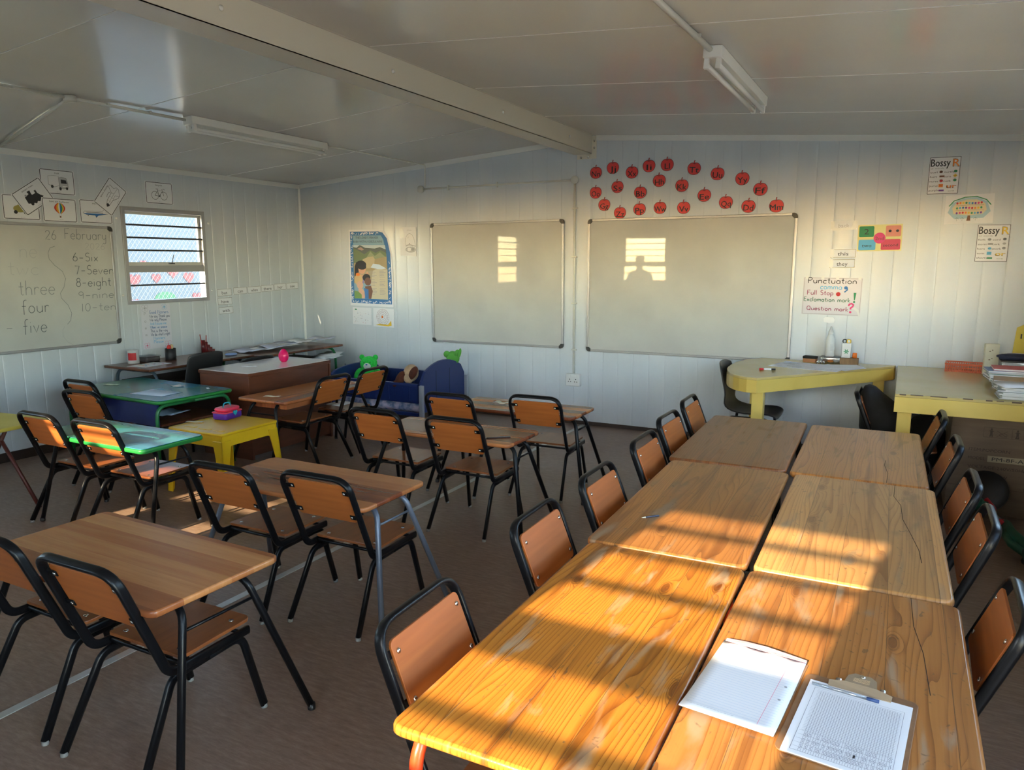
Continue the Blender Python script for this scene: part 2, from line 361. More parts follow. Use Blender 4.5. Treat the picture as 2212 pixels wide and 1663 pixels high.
HAND = {
 'a': (5.2, [O5, [(4.5, 4.6), (4.5, .3), (5, 0)]]), 'b': (5, [[(.3, 9), (.3, 0)], arc(2.3, 2.3, 2.1, 2.4, 160, -160, 12)]),
 'c': (4.2, [arc(2.4, 2.3, 2.3, 2.4, 45, 315, 12)]), 'd': (5.2, [O5, [(4.6, 9), (4.6, 0)]]),
 'e': (4.8, [[(.2, 2.5), (4.4, 2.5)]+arc(2.3, 2.3, 2.2, 2.4, 5, 320, 12)]), 'f': (3.8, [arc(2.9, 7.2, 1.5, 1.7, 60, 180, 6)+[(1.4, -1)], [(0, 4.6), (3, 4.6)]]),
 'g': (5.2, [O5, [(4.5, 4.6), (4.5, -1.5)]+arc(2.6, -1.7, 1.9, 1.9, 0, -140, 7)]), 'h': (5, [[(.3, 9), (.3, 0)], [(.3, 2.6)]+arc(2.3, 2.6, 2, 2.2, 160, 0, 7)+[(4.3, 0)]]),
 'i': (1.6, [[(.5, 4.6), (.5, 0)], [(.5, 6.6), (.5, 6.9)]]), 'j': (2.2, [[(1.2, 4.6), (1.2, -2)]+arc(.2, -2, 1, 1.2, 0, -100, 4), [(1.2, 6.6), (1.2, 6.9)]]),
 'k': (4.4, [[(.3, 9), (.3, 0)], [(3.6, 4.6), (.4, 2), (3.8, 0)]]), 'l': (1.6, [[(.4, 9), (.4, 0)]]),
 'm': (7.4, [[(.3, 4.6), (.3, 0)], [(.3, 2.8)]+arc(1.9, 3, 1.6, 1.7, 170, 0, 6)+[(3.5, 0)], [(3.5, 2.8)]+arc(5.1, 3, 1.6, 1.7, 170, 0, 6)+[(6.7, 0)]]),
 'n': (5, [[(.3, 4.6), (.3, 0)], [(.3, 2.6)]+arc(2.3, 2.6, 2, 2.1, 165, 0, 7)+[(4.3, 0)]]), 'o': (5, [O5]),
 'p': (5, [[(.3, 4.6), (.3, -4)], arc(2.3, 2.3, 2.1, 2.4, 160, -160, 12)]), 'q': (5.2, [O5, [(4.5, 4.6), (4.5, -4)]]),
 'r': (3.4, [[(.3, 4.6), (.3, 0)], [(.3, 2.6)]+arc(2, 2.8, 1.7, 1.9, 165, 40, 6)]), 's': (4, [arc(2, 3.5, 1.6, 1.2, 50, 240, 7)+arc(1.9, 1.2, 1.7, 1.2, 90, -140, 8)]),
 't': (3.6, [[(1.6, 8), (1.6, .8), (2.6, 0), (3.2, .5)], [(0, 5.2), (3.2, 5.2)]]), 'u': (5, [[(.3, 4.6), (.3, 2)]+arc(2.3, 2, 2, 2, 180, 360, 7)+[(4.3, 4.6), (4.3, 0)]]),
 'v': (4.4, [[(0, 4.6), (2, 0), (4, 4.6)]]), 'w': (6.6, [[(0, 4.6), (1.5, 0), (3.1, 4), (4.7, 0), (6.2, 4.6)]]), 'x': (4.2, [[(0, 4.6), (3.7, 0)], [(3.7, 4.6), (0, 0)]]),
 'y': (4.6, [[(.3, 4.6), (.4, 1.5), (2, .3), (4, 1.5)], [(4.1, 4.6), (4.1, -1.5)]+arc(2.4, -1.8, 1.7, 1.7, 0, -140, 6)]), 'z': (4.2, [[(0, 4.6), (3.7, 4.6), (0, 0), (3.8, 0)]]),
 'A': (6, [[(0, 0), (2.7, 9), (5.4, 0)], [(1, 3.4), (4.4, 3.4)]]), 'C': (5.6, [arc(3, 4.5, 2.9, 4.5, 50, 310, 12)]), 'E': (5, [[(4.4, 9), (.3, 9), (.3, 0), (4.4, 0)], [(.3, 4.7), (3.8, 4.7)]]),
 'F': (5, [[(4.6, 9), (.3, 9), (.3, 0)], [(.3, 4.7), (3.6, 4.7)]]), 'G': (6.4, [arc(3.2, 4.5, 3, 4.5, 50, 320, 12)+[(5.6, 3.6), (3.4, 3.6)]]), 'M': (7.4, [[(0, 0), (1, 9), (3.4, 3), (5.8, 9), (6.8, 0)]]),
 'P': (5.4, [[(.3, 9), (.3, 0)], [(.3, 8.8)]+arc(2.4, 6.6, 2.5, 2.3, 80, -90, 9)+[(.3, 4.2)]]), 'Q': (7, [arc(3.2, 4.5, 3, 4.5, 80, 440, 14), [(3.6, 2), (6.6, -.6)]]),
 'S': (5, [arc(2.5, 6.8, 2, 2.2, 40, 250, 8)+arc(2.3, 2.4, 2.2, 2.4, 85, -140, 9)]), 'T': (5.4, [[(0, 9), (5, 9)], [(2.5, 9), (2.5, 0)]]), 'W': (8, [[(0, 9), (1.8, 0), (3.7, 7), (5.6, 0), (7.5, 9)]]),
 '0': (5, [arc(2.3, 4.2, 2.1, 4.2, 90, 450, 14)]), '1': (1.8, [[(.6, 8.4), (.6, 0)]]), '2': (5, [arc(2.3, 6.3, 2, 2.2, 170, -30, 8)+[(.2, 0), (4.6, 0)]]),
 '6': (5, [[(3.2, 9), (.9, 4.8)]+arc(2.4, 2.4, 2.1, 2.4, 150, 510, 12)]), '7': (5, [[(0, 8.4), (4.4, 8.4), (2, 0)]]), '8': (5, [arc(2.4, 6.5, 1.7, 1.9, 270, -90, 10), arc(2.4, 2.3, 2.2, 2.4, 90, 450, 12)]),
 '9': (5, [arc(2.2, 6, 1.9, 2.2, 0, 360, 10)+[(4.1, 0)]]), '-': (5, [[(.4, 3.4), (4, 3.4)]]), "'": (1.2, [[(.4, 9), (.3, 7.4)]]), ' ': (3.6, []),
}
class Card:
    """a flat sheet; drawing coordinates are fractions of its width and height; +y up, +z out of the face"""
    def __init__(s, w, h, base=None, th=.0015, pts=None):
        s.w, s.h, s.z, s.base = w, h, th+.0002, base; s.mb = MB(); s.pic = MB(); s.used = False
        if base:
            P = [(x*w, y*h, 0) for x, y in (pts or ((0, 0), (1, 0), (1, 1), (0, 1)))]
            s.mb.m(base).prism(P, (0, 0, th))
    def _up(s): s.z += .00003; s.used = True
    def poly(s, m, pts):
        s._up(); s.pic.m(m).face([s.pic.bm.verts.new((x*s.w, y*s.h, s.z)) for x, y in pts]); return s
    def rect(s, m, x0, y0, x1, y1): return s.poly(m, ((x0, y0), (x1, y0), (x1, y1), (x0, y1)))
    def rrect(s, m, x0, y0, x1, y1, r):
        k = s.w/s.h; P = []
        for cx, cy, a in ((x1-r, y1-r*k, 0), (x0+r, y1-r*k, 90), (x0+r, y0+r*k, 180), (x1-r, y0+r*k, 270)):
            P += [(cx+r*math.cos(math.radians(a+t)), cy+r*k*math.sin(math.radians(a+t))) for t in (0, 30, 60, 90)]
        return s.poly(m, P)
    def oval(s, m, cx, cy, rx, ry=None, n=20, rot=0):
        """rx, ry fractions of the width"""
        ry = ry or rx; k = s.w/s.h; c, d = math.cos(rot), math.sin(rot); P = []
        for i in range(n):
            a = 2*PI*i/n; x, y = rx*math.cos(a), ry*math.sin(a); P.append((cx+x*c-y*d, cy+(x*d+y*c)*k))
        return s.poly(m, P)
    def line(s, m, pts, wd):
        """ribbon; wd in metres"""
        s._up(); s.pic.m(m); P = [Vector((x*s.w, y*s.h)) for x, y in pts]; prev = None; bm = s.pic.bm
        for i, p in enumerate(P):
            t = P[min(i+1, len(P)-1)]-P[max(i-1, 0)]
            if t.length < 1e-9: t = Vector((1, 0))
            t.normalize(); n = Vector((-t.y, t.x))*wd/2
            cur = (bm.verts.new((p.x+n.x, p.y+n.y, s.z)), bm.verts.new((p.x-n.x, p.y-n.y, s.z)))
            if prev: s.pic.face([prev[0], prev[1], cur[1], cur[0]])
            prev = cur
        return s
    def ring(s, m, cx, cy, r, wd, n=24, ry=None):
        k = s.w/s.h; ry = ry or r
        return s.line(m, [(cx+r*math.cos(2*PI*i/n), cy+ry*k*math.sin(2*PI*i/n)) for i in range(n+1)], wd)
    def frame(s, m, wd, ins=.0, r=.0):
        a, b = ins, ins*s.w/s.h; e = wd/s.w; f = wd/s.h
        for q in ((a, b, 1-a, b+f), (a, 1-b-f, 1-a, 1-b), (a, b, a+e, 1-b), (1-a-e, b, 1-a, 1-b)): s.rect(m, *q)
        return s
    def text(s, m, body, cx, cy, hgt, width=None, al='c', slant=0):
        """hgt = cap height, fraction of the card height; width = total, fraction of the width"""
        vs, fs = textgeo(body); x0 = min(v[0] for v in vs); x1 = max(v[0] for v in vs)
        k = hgt*s.h/.7; kx = (width*s.w/(x1-x0)) if width else k
        ox = cx*s.w-{'c': (x0+x1)/2, 'l': x0, 'r': x1}[al]*kx; oy = cy*s.h-.35*k
        s._up(); s.pic.m(m); bv = [s.pic.bm.verts.new((ox+(x+slant*y)*kx, oy+y*k, s.z)) for x, y in vs]
        for f in fs: s.pic.face([bv[i] for i in f])
        return s
    def hand(s, m, body, x, y, hgt, wd, sx=1.0, slant=0.0, width=None):
        """stroke lettering; x,y = left end of baseline; hgt = cap height fraction; wd metres"""
        u = hgt*s.h/9.0; tot = sum(HAND[c][0]+1.1 for c in body)
        ux = width*s.w/tot if width else u*sx; px = x*s.w
        for ch in body:
            adv, strokes = HAND[ch]
            for st in strokes: s.line(m, [((px+(a+slant*b)*ux)/s.w, y+b*u/s.h) for a, b in st], wd)
            px += (adv+1.1)*ux
        return s
    def make(s, name, picname, parent=None):
        if s.base:
            o = s.mb.build(name, s.base, parent)
            if s.used: s.pic.build(picname, None, o, fix=False)
        else:
            s.mb.bm.free(); o = s.pic.build(name, None, parent, fix=False)
        return o
D_WALL, L_WALL = 6.62, -6.25
def on_front(o, x, z, ang=0, off=.004):
    o.matrix_world = Matrix.Translation((x, D_WALL-off, z)) @ Matrix.Rotation(PI/2, 4, 'X') @ Matrix.Rotation(ang, 4, 'Z'); return o
def on_left(o, y, z, ang=0, off=.004):
    o.matrix_world = Matrix.Translation((L_WALL+off, y, z)) @ Matrix.Rotation(PI/2, 4, 'Z') @ Matrix.Rotation(PI/2, 4, 'X') @ Matrix.Rotation(ang, 4, 'Z'); return o
def ink(name, c): return mat('ink_'+name, c, .55)
K = M_INK; WH = ink('white', (.80, .80, .82)); RED = ink('red', (.55, .02, .025)); BLU = ink('blue', (.03, .16, .45)); GRN = ink('green', (.02, .25, .10))
ORG = ink('orange', (.80, .22, .02)); YEL = ink('yellow', (.78, .52, .04)); PUR = ink('purple', (.16, .04, .35)); PNK = ink('pink', (.70, .05, .20)); SKY = ink('skyblue', (.10, .42, .70))
GRY = ink('grey', (.30, .30, .32)); LGR = ink('pale_grey', (.50, .51, .53)); BRN = ink('brown', (.18, .07, .03)); SKN = ink('skin', (.62, .33, .20)); LBL = ink('light_blue', (.35, .55, .72))

# ================================================================== the room
X0, X1, Y0, Y1 = L_WALL, 1.01, -0.60, D_WALL
RIDGE = -2.64
def ceil_z(x): return 2.71-.0745*abs(x-RIDGE)
ZB, ZT = 1.215, 2.035                    # window opening
OPEN = {'left': [(4.40, 5.235), (1.05, 1.885)], 'back': [(-4.85, -4.02), (-1.26, -.43)], 'right': [(1.45, 2.9), (3.6, 5.05)], 'front': []}
def wall_mesh(name, u0, u1, to3, out, opens, phase, top):
    """ribbed sandwich-panel wall; to3(u,z,d) -> point, d = depth towards the room"""
    mb = MB().m(M_WALL); us = {round(u0, 4): 0.0, round(u1, 4): 0.0}
    prof = ((0, -.0018), (.006, .0012), (.020, .0021), (.045, .0023), (.075, .0018), (.105, .0010), (.130, .0001), (.144, -.0007))
    k = math.floor((u0-phase)/.15)
    while phase+k*.15 < u1:
        for du, d in prof:
            u = phase+k*.15+du
            if u0 < u < u1: us[round(u, 4)] = d
        k += 1
    for a, b in opens:
        for q in (a, b): us[round(q, 4)] = .0005
    if name in ('front', 'back'): us[round(RIDGE, 4)] = 0.0
    U = sorted(us)
    for a, b in zip(U, U[1:]):
        mid = (a+b)/2; segs = [(0, None)]
        for p, q in opens:
            if p < mid < q: segs = [(0, ZB), (ZT, None)]
        for z0, z1 in segs:
            za, zb = (top(a), top(b)) if z1 is None else (z1, z1)
            f = [mb.bm.verts.new(Vector(to3(*t))) for t in ((a, z0, us[a]), (b, z0, us[b]), (b, zb, us[b]), (a, za, us[a]))]
            mb.face(f)
    for u in (u0, u1): pass
    T = -.07
    for a, b in opens:                                   # reveals
        for p, q in (((a, ZB), (a, ZT)), ((b, ZT), (b, ZB)), ((a, ZT), (b, ZT)), ((b, ZB), (a, ZB))):
            mb.face([mb.bm.verts.new(Vector(to3(*t))) for t in ((*p, 0), (*q, 0), (*q, T), (*p, T))])
    rects = [(u0, u1, 0, ZB), ]
    cuts = sorted(opens); cur = u0
    for a, b in cuts: rects.append((cur, a, ZB, ZT)); cur = b
    rects.append((cur, u1, ZB, ZT))
    for a, b, z0, z1 in rects: mb.face([mb.bm.verts.new(Vector(to3(u, z, T))) for u, z in ((a, z0), (b, z0), (b, z1), (a, z1))])
    pts = [u0]+([RIDGE] if name in ('front', 'back') else [])+[u1]
    for a, b in zip(pts, pts[1:]): mb.face([mb.bm.verts.new(Vector(to3(*t))) for t in ((a, ZT, T), (b, ZT, T), (b, top(b), T), (a, top(a), T))])
    return struct(mb.build('wall_'+name, M_WALL, fix=False))
wall_mesh('front', X0-.07, X1+.07, lambda u, z, d: (u, Y1-d, z), None, [], .038, ceil_z)
wall_mesh('back', X0-.07, X1+.07, lambda u, z, d: (u, Y0+d, z), None, OPEN['back'], .02, ceil_z)
wall_mesh('left', Y0, Y1, lambda u, z, d: (X0+d, u, z), None, OPEN['left'], 5.36, lambda u: ceil_z(X0))
ADDED_DOOR = (-.35, .60)  # unseen open door, added so more skylight reaches the room
def right_wall():
    o = wall_mesh('right', ADDED_DOOR[1], Y1, lambda u, z, d: (X1-d, u, z), None, OPEN['right'], .05, lambda u: ceil_z(X1))
    struct(MB().m(M_WALL).b2((X1, Y0, 0), (X1+.07, ADDED_DOOR[0], ceil_z(X1))).b2((X1, ADDED_DOOR[0], 2.05), (X1+.07, ADDED_DOOR[1], ceil_z(X1))).build('wall_by_added_door', M_WALL))
    d = struct(MB().m(M_TRIMW).b2((X1-.01, ADDED_DOOR[0]-.04, 0), (X1+.08, ADDED_DOOR[0], 2.09)).b2((X1-.01, ADDED_DOOR[1], 0), (X1+.08, ADDED_DOOR[1]+.04, 2.09)).b2((X1-.01, ADDED_DOOR[0], 2.05), (X1+.08, ADDED_DOOR[1], 2.09)).build('added_door_1', M_TRIMW))
    MB().m(M_TRIMW).b2((X1+.08, ADDED_DOOR[1]+.01, .02), (X1+1.0, ADDED_DOOR[1]+.05, 2.04)).build('added_door_leaf', None, d)
right_wall()
struct(MB().b2((X0-.07, Y0-.07, -.06), (X1+.07, Y1+.07, 0)).build('floor', M_FLOOR))
mb = MB().m(M_CEIL)
for xa, xb in ((X0-.12, RIDGE), (RIDGE, X1+.12)):
    P = [(xa, Y0-.12, ceil_z(xa)), (xb, Y0-.12, ceil_z(xb)), (xb, Y0-.12, ceil_z(xb)+.1), (xa, Y0-.12, ceil_z(xa)+.1)]
    mb.prism(P, (0, Y1-Y0+.24, 0))
struct(mb.build('ceiling', M_CEIL))
mb = MB().m(M_TRIMW)                                      # joint strips between the ceiling panels
for y in (.08, 1.18, 2.29, 3.38, 4.49, 5.58):
    for xa, xb in ((X0, RIDGE-.16), (RIDGE, X1)):
        mb.prism([(xa, y, ceil_z(xa)), (xb, y, ceil_z(xb)), (xb, y, ceil_z(xb)-.0016), (xa, y, ceil_z(xa)-.0016)], (0, .006, 0))
struct(mb.build('trim_1', M_TRIMW))
def strip(name, pts_in, mt=M_TRIMW): return struct(MB().m(mt).prism(*pts_in).build(name, mt))
for i, (xa, xb) in enumerate(((X0, RIDGE-.17), (RIDGE+.03, X1))):
    strip('trim_%d' % (i+2), ([(xa, Y1-.012, ceil_z(xa)), (xb, Y1-.012, ceil_z(xb)), (xb, Y1-.012, ceil_z(xb)-.045), (xa, Y1-.012, ceil_z(xa)-.045)], (0, .012, 0)))
zl = ceil_z(X0); zr = ceil_z(X1)
strip('trim_4', ([(X0, Y0, zl+.002), (X0+.012, Y0, zl), (X0+.012, Y0, zl-.045), (X0, Y0, zl-.045)], (0, Y1-Y0, 0)))
strip('trim_5', ([(X1, Y0, zr), (X1-.012, Y0, zr+.002), (X1-.012, Y0, zr-.045), (X1, Y0, zr-.045)], (0, Y1-Y0, 0)))
strip('trim_6', ([(X0, Y1, 0), (X0+.02, Y1, 0), (X0+.006, Y1-.02, 0), (X0, Y1-.02, 0)], (0, 0, zl-.04)))
strip('baseboard_front', ([(X0, Y1-.014, 0), (X1, Y1-.014, 0), (X1, Y1, 0), (X0, Y1, 0)], (0, 0, .035)), M_BASE)
strip('baseboard_left', ([(X0, Y0, 0), (X0+.014, Y0, 0), (X0+.014, Y1, 0), (X0, Y1, 0)], (0, 0, .075)), M_BASE)
strip('baseboard_right', ([(X1-.014, .65, 0), (X1, .65, 0), (X1, Y1, 0), (X1-.014, Y1, 0)], (0, 0, .075)), M_BASE)
strip('baseboard_back', ([(X0, Y0, 0), (X1, Y0, 0), (X1, Y0+.014, 0), (X0, Y0+.014, 0)], (0, 0, .075)), M_BASE)
M_STRIP = noisy('floor_strip', (.58, .57, .54), (.46, .45, .42), (6, 6, 6), 1, .35, 4, metal=.3)
strip('trim_7', ([(-2.722, Y0, .0005), (-2.684, Y0, .0005), (-2.668, Y1-.02, .0005), (-2.706, Y1-.02, .0005)], (0, 0, .003)), M_STRIP)

# ridge beam with its end plate, screws
bx0, bx1, bz = -2.80, -2.655, 2.55
beam = struct(MB().m(M_BEAM).b2((bx0, Y0, bz+.004), (bx0+.004, Y1-.001, ceil_z(bx0)-.001)).b2((bx1-.004, Y0, bz), (bx1, Y1-.001, ceil_z(bx1)-.001)).b2((bx0-.03, Y0, bz), (bx1, Y1-.001, bz+.004)).build('trim_8', M_BEAM))
mb = MB().m(M_BEAM).b2((bx1, Y1-.006, bz-.045), (bx1+.045, Y1-.0005, ceil_z(bx1+.045)-.002)).b2((bx0, Y1-.006, bz-.045), (bx1, Y1-.0005, bz-.001))
mb.build('end_plate', None, beam)
for y in (1.2, 2.4, 3.6, 4.9, 6.1):
    MB().m(M_TRIMW).lathe([(.012, 0), (.012, .004), (.006, .009), (.0005, .010)], 12, (bx1, y, 2.63), axis=Vector((1, 0, 0))).build('screw_cap', None, beam)
for x, z in ((-2.76, bz-.03), (-2.69, bz-.03), (-2.632, 2.66), (-2.632, 2.60)):
    MB().m(M_CHROME).lathe([(.011, 0), (.011, .003), (.005, .006), (.0005, .0065)], 6, (x, Y1-.006, z), axis=Vector((0, -1, 0))).build('bolt', None, beam)

# ------------------------------------------------------------------ windows
M_BAR = mat('dark_bar', (.05, .05, .055), .5)
M_SASH = mat('sash_white', (.62, .62, .58), .4)
def window(idx, a, b, to3, detail=False):
    """to3(u,z,d), d towards the room"""
    r = bpy.data.objects.new('window_%d' % idx, None); COL.objects.link(r); struct(r); r.empty_display_size = .1
    def bar(mb, ua, ub, za, zb, da, db):
        c = [Vector(to3(u, z, d)) for u in (ua, ub) for z in (za, zb) for d in (da, db)]
        lo = [min(p[i] for p in c) for i in range(3)]; hi = [max(p[i] for p in c) for i in range(3)]; mb.b2(lo, hi)
    mb = MB().m(M_ALU)
    for q in ((a-.03, a+.006, ZB-.026, ZT+.03), (b-.006, b+.032, ZB-.026, ZT+.03)): bar(mb, *q, -.05, .014)
    for q in ((a, b, ZB-.026, ZB+.008), (a, b, ZT-.008, ZT+.03)): bar(mb, *q, -.05, .014)
    bar(mb, a, b, 1.478, 1.540, -.05, .006)
    mb.build('window_frame', None, r, bevel=.002)
    mb = MB().m(M_SASH)
    for q in ((a+.008, a+.030, 1.54, ZT-.01), (b-.032, b-.010, 1.54, ZT-.01), (a+.03, b-.032, 1.54, 1.572), (a+.03, b-.032, ZT-.034, ZT-.01)): bar(mb, *q, -.045, -.018)
    mb.build('sash', None, r)
    for z in (1.907, 1.793, 1.679, 1.361):
        mb = MB().m(M_BAR); bar(mb, a+.006, b-.006, z-.008, z+.008, -.030, .006); mb.build('glazing_bar', None, r)
    for za, zb, nm in ((1.575, ZT-.03, 'pane'), (ZB+.01, 1.478, 'pane')):
        mb = MB().m(M_GLASS); bar(mb, a+.01, b-.01, za, zb, -.036, -.033); mb.build(nm, None, r)
    mb = MB().m(M_BAR); bar(mb, (a+b)/2+.02, (a+b)/2+.075, 1.552, 1.562, -.012, .01)
    p = Vector(to3((a+b)/2+.05, 1.56, 0)); q = Vector(to3((a+b)/2+.062, 1.64, .02)); mb.tube([p, (p+q)/2+Vector((0, 0, .01)), q], .005, .004, seg=6)
    mb.build('handle', None, r)
    if detail:                                           # expanded-metal guard outside
        mb = MB().m(mat('guard_grey', (.26, .27, .28), .45, metal=.3)); st, sz = .046, .030
        bm = mb.bm; nz = int((ZT-ZB)/sz)+1; nu = int((b-a)/st)+1
        def wire(p, q):
            P, Q = Vector(to3(*p)), Vector(to3(*q)); n = (Q-P).normalized(); s1 = Vector(to3(0, 0, 1))-Vector(to3(0, 0, 0)); s2 = n.cross(s1)*.0006; s1 = s1*.0012
            A = [bm.verts.new(P+x*s1+y*s2) for x, y in ((1, 1), (1, -1), (-1, -1), (-1, 1))]; Bv = [bm.verts.new(Q+x*s1+y*s2) for x, y in ((1, 1), (1, -1), (-1, -1), (-1, 1))]
            for k in range(4): mb.face([A[k], A[(k+1) % 4], Bv[(k+1) % 4], Bv[k]])
        for j in range(nz):
            for i in range(nu):
                u, z = a+i*st, ZB+j*sz; h = st/2
                if z+sz > ZT: continue
                o = 0 if j % 2 == 0 else h
                for s_ in (-1, 1):
                    ub = u+o+s_*h
                    if a-.01 <= ub <= b+.01 and a-.01 <= u+o <= b+.01: wire((u+o, z, -.062), (ub, z+sz, -.062))
        mb.build('security_mesh', None, r)
    return r
i = 1
for a, b in OPEN['left']:
    w_ = window(i, a, b, lambda u, z, d: (X0+d, u, z), True); i += 1
    for y_, z_ in ((b+.085, 1.955), (b+.075, 1.285), (a-.07, 1.275), (a-.07, 1.955)):
        MB().m(M_TRIMW).lathe([(.011, 0), (.011, .004), (.006, .009), (.0005, .010)], 12, (X0+.001, y_, z_), axis=Vector((1, 0, 0))).build('screw_cap', None, w_)
for a, b in OPEN['back']: window(i, a, b, lambda u, z, d: (u, Y0+d, z)); i += 1
for a, b in OPEN['right']: window(i, a, b, lambda u, z, d: (X1-d, u, z)); i += 1  # unseen right windows, added wide to bring in more skylight

# ------------------------------------------------------------------ outside
M_SAND = noisy('yard_sand', (.42, .34, .24), (.32, .27, .20), (1, 1, 1), 1.3, .9, 6)
struct(MB().m(M_SAND).b2((-40, -40, -.50), (40, 40, -.35)).build('ground', M_SAND))
M_OUT = mat('painted_blue_wall', (.050, .063, .076), .6)
ow = struct(MB().m(M_OUT).b2((-9.25, 4.0, -.34), (-9.05, 10.5, 3.1)).build('wall_outside', M_OUT))
struct(MB().m(mat('pale_added_wall', (.80, .82, .82), .7)).b2((-22, -12.2, -.34), (6, -12.0, .75)).build('wall_added_unseen', None))  # unseen low wall, added to control the sky mirrored in the whiteboards
def heart(c, cx, cy, r, m):
    P = []
    for k in range(28):
        t = 2*PI*k/28; P.append((cx+r*16*math.sin(t)**3/16, cy+r*(13*math.cos(t)-5*math.cos(2*t)-2*math.cos(3*t)-math.cos(4*t))/16))
    c.poly(m, P)
RP = mat('mural_red', (.13, .014, .016), .6); GP = mat('mural_green', (.012, .085, .03), .6)
c = Card(1, 1)
for y, z, r in ((6.45, 1.34, .10), (6.78, 1.36, .075), (7.05, 1.45, .11), (7.30, 1.36, .09), (6.42, 1.03, .08), (7.42, 1.08, .08), (6.60, 1.56, .05)): heart(c, y, z, r, RP)
c.oval(GP, 6.90, 1.07, .17, .10)
o = c.make('mural', 'mural', ow); o.matrix_world = Matrix.Translation((-9.045, 0, 0)) @ Matrix.Rotation(PI/2, 4, 'Z') @ Matrix.Rotation(PI/2, 4, 'X')

# ------------------------------------------------------------------ ceiling lights and conduit
M_TUBE = mat('lamp_tube', (.80, .80, .78), .25)
def batten(x, ya, yb, label):
    zc = ceil_z(x); t = thing('ceiling_light', (x, (ya+yb)/2, zc), 0, label, 'light'); ln = yb-ya
    tilt = math.atan(.0745)*(1 if x < RIDGE else -1); t.rotation_euler = (0, -tilt, 0)
    MB().m(M_TRIMW).b2((-.045, -ln/2, -.055), (.045, ln/2, -.001)).build('housing', None, t, bevel=.004)
    for sx in (-1, 1):
        MB().m(M_TUBE).lathe([(.008, -ln/2+.03), (.013, -ln/2+.035), (.013, ln/2-.035), (.008, ln/2-.03)], 14, (sx*.028, 0, -.085), axis=Vector((0, 1, 0))).build('fluorescent_tube', None, t)
        for sy in (-1, 1):
            MB().m(M_TRIMW).b2((sx*.028-.013, sy*(ln/2-.028)-.012, -.102), (sx*.028+.013, sy*(ln/2-.028)+.012, -.054)).build('lamp_holder', None, t, bevel=.003)
    return t
batten(-4.51, 3.72, 5.10, 'twin-tube white ceiling batten light on the left slope of the ceiling')
batten(-.895, 3.74, 5.02, 'twin-tube white ceiling batten light on the right slope of the ceiling')
batten(-4.51, -.2, 1.15, 'twin-tube white ceiling batten light at the back of the left ceiling slope')
M_COND = mat('conduit', (.66, .66, .61), .4)
def conduit(pts, label, r=.010, fil=.05, name='conduit', clips=(), cdir=Vector((0, 0, 1)), off=.012):
    o = MB().m(M_COND).tube(pts, r, fil=fil, seg=10).build(name, None)
    tag(o, label, 'conduit')
    for p in clips:
        p = Vector(p); MB().m(M_COND).box(p, (.012+.03*abs(cdir.y)+.03*abs(cdir.z)*0+.03, .014, .014) if abs(cdir.z) > .5 else ((.014, .014, .05) if 0 else (.05, .014, .014)) ).build('clip', None, o, bevel=.003)
    return o
def cz(x, d=.013): return ceil_z(x)-d
conduit([(-4.575, 1.35, cz(-4.575)), (-4.573, 2.90, cz(-4.573))], 'white conduit run on the left ceiling from the image edge to the round junction box', clips=[(-4.575, 2.6, cz(-4.575)), (-4.575, 1.9, cz(-4.575))])
conduit([(-6.2, 3.37, cz(-6.2)), (-4.603, 2.94, cz(-4.603))], 'white conduit run crossing the left ceiling towards the wall with the window', clips=[(-4.9, 3.02, cz(-4.9)), (-5.6, 3.21, cz(-5.6))])
conduit([(-4.571, 2.96, cz(-4.571)), (-4.53, 3.72, cz(-4.53)-.01)], 'short white conduit run between the junction box and the left ceiling light', clips=[(-4.56, 3.16, cz(-4.56)), (-4.545, 3.45, cz(-4.545))])
conduit([(-4.50, 5.10, cz(-4.5)-.01), (-4.50, 5.3, cz(-4.5)), (-4.49, Y1-.022, cz(-4.49)-.004), (-4.50, Y1-.016, 2.33)], 'thin white conduit run from the left ceiling light to the front wall box', r=.007, fil=.03, clips=[(-4.5, 5.5, cz(-4.5)), (-4.5, 5.9, cz(-4.5)), (-4.5, 6.35, cz(-4.5))])
conduit([(-.95, 1.5, cz(-.95)), (-.94, 3.0, cz(-.94)), (-.91, 3.74, cz(-.91)-.006)], 'thick white conduit run leading to the right ceiling light', r=.014, clips=[(-.918, 3.52, cz(-.918)), (-.94, 2.6, cz(-.94))])
conduit([(-4.545, Y1-.013, 2.316), (-2.817, Y1-.013, 2.323)], 'horizontal white conduit run between two round boxes on the front wall', r=.009)
conduit([(-2.817, Y1-.013, 2.323), (-2.805, Y1-.013, .50)], 'vertical white conduit run between the two whiteboards', r=.011)
def wallclip(x, z, vert):
    o = MB().m(M_COND).b2((x-(.026 if vert else .007), Y1-.026, z-(.007 if vert else .026)), (x+(.026 if vert else .007), Y1-.002, z+(.007 if vert else .026))).build('conduit_clip', None, bevel=.003)
    return tag(o, '', 'clip')
for (x, z, v_), nm in zip(((-4.215, 2.318, 0), (-3.648, 2.32, 0), (-2.812, 2.065, 1), (-2.811, 1.614, 1), (-2.809, 1.176, 1), (-2.806, .73, 1)),
    ('left clip on the horizontal conduit above the smaller whiteboard', 'right clip on the horizontal conduit above the smaller whiteboard', 'topmost clip on the vertical conduit between the whiteboards',
     'second clip from the top on the vertical conduit between the whiteboards', 'third clip from the top on the vertical conduit between the whiteboards', 'lowest clip on the vertical conduit, just above the socket')):
    wallclip(x, z, v_)['label'] = 'small white saddle '+nm
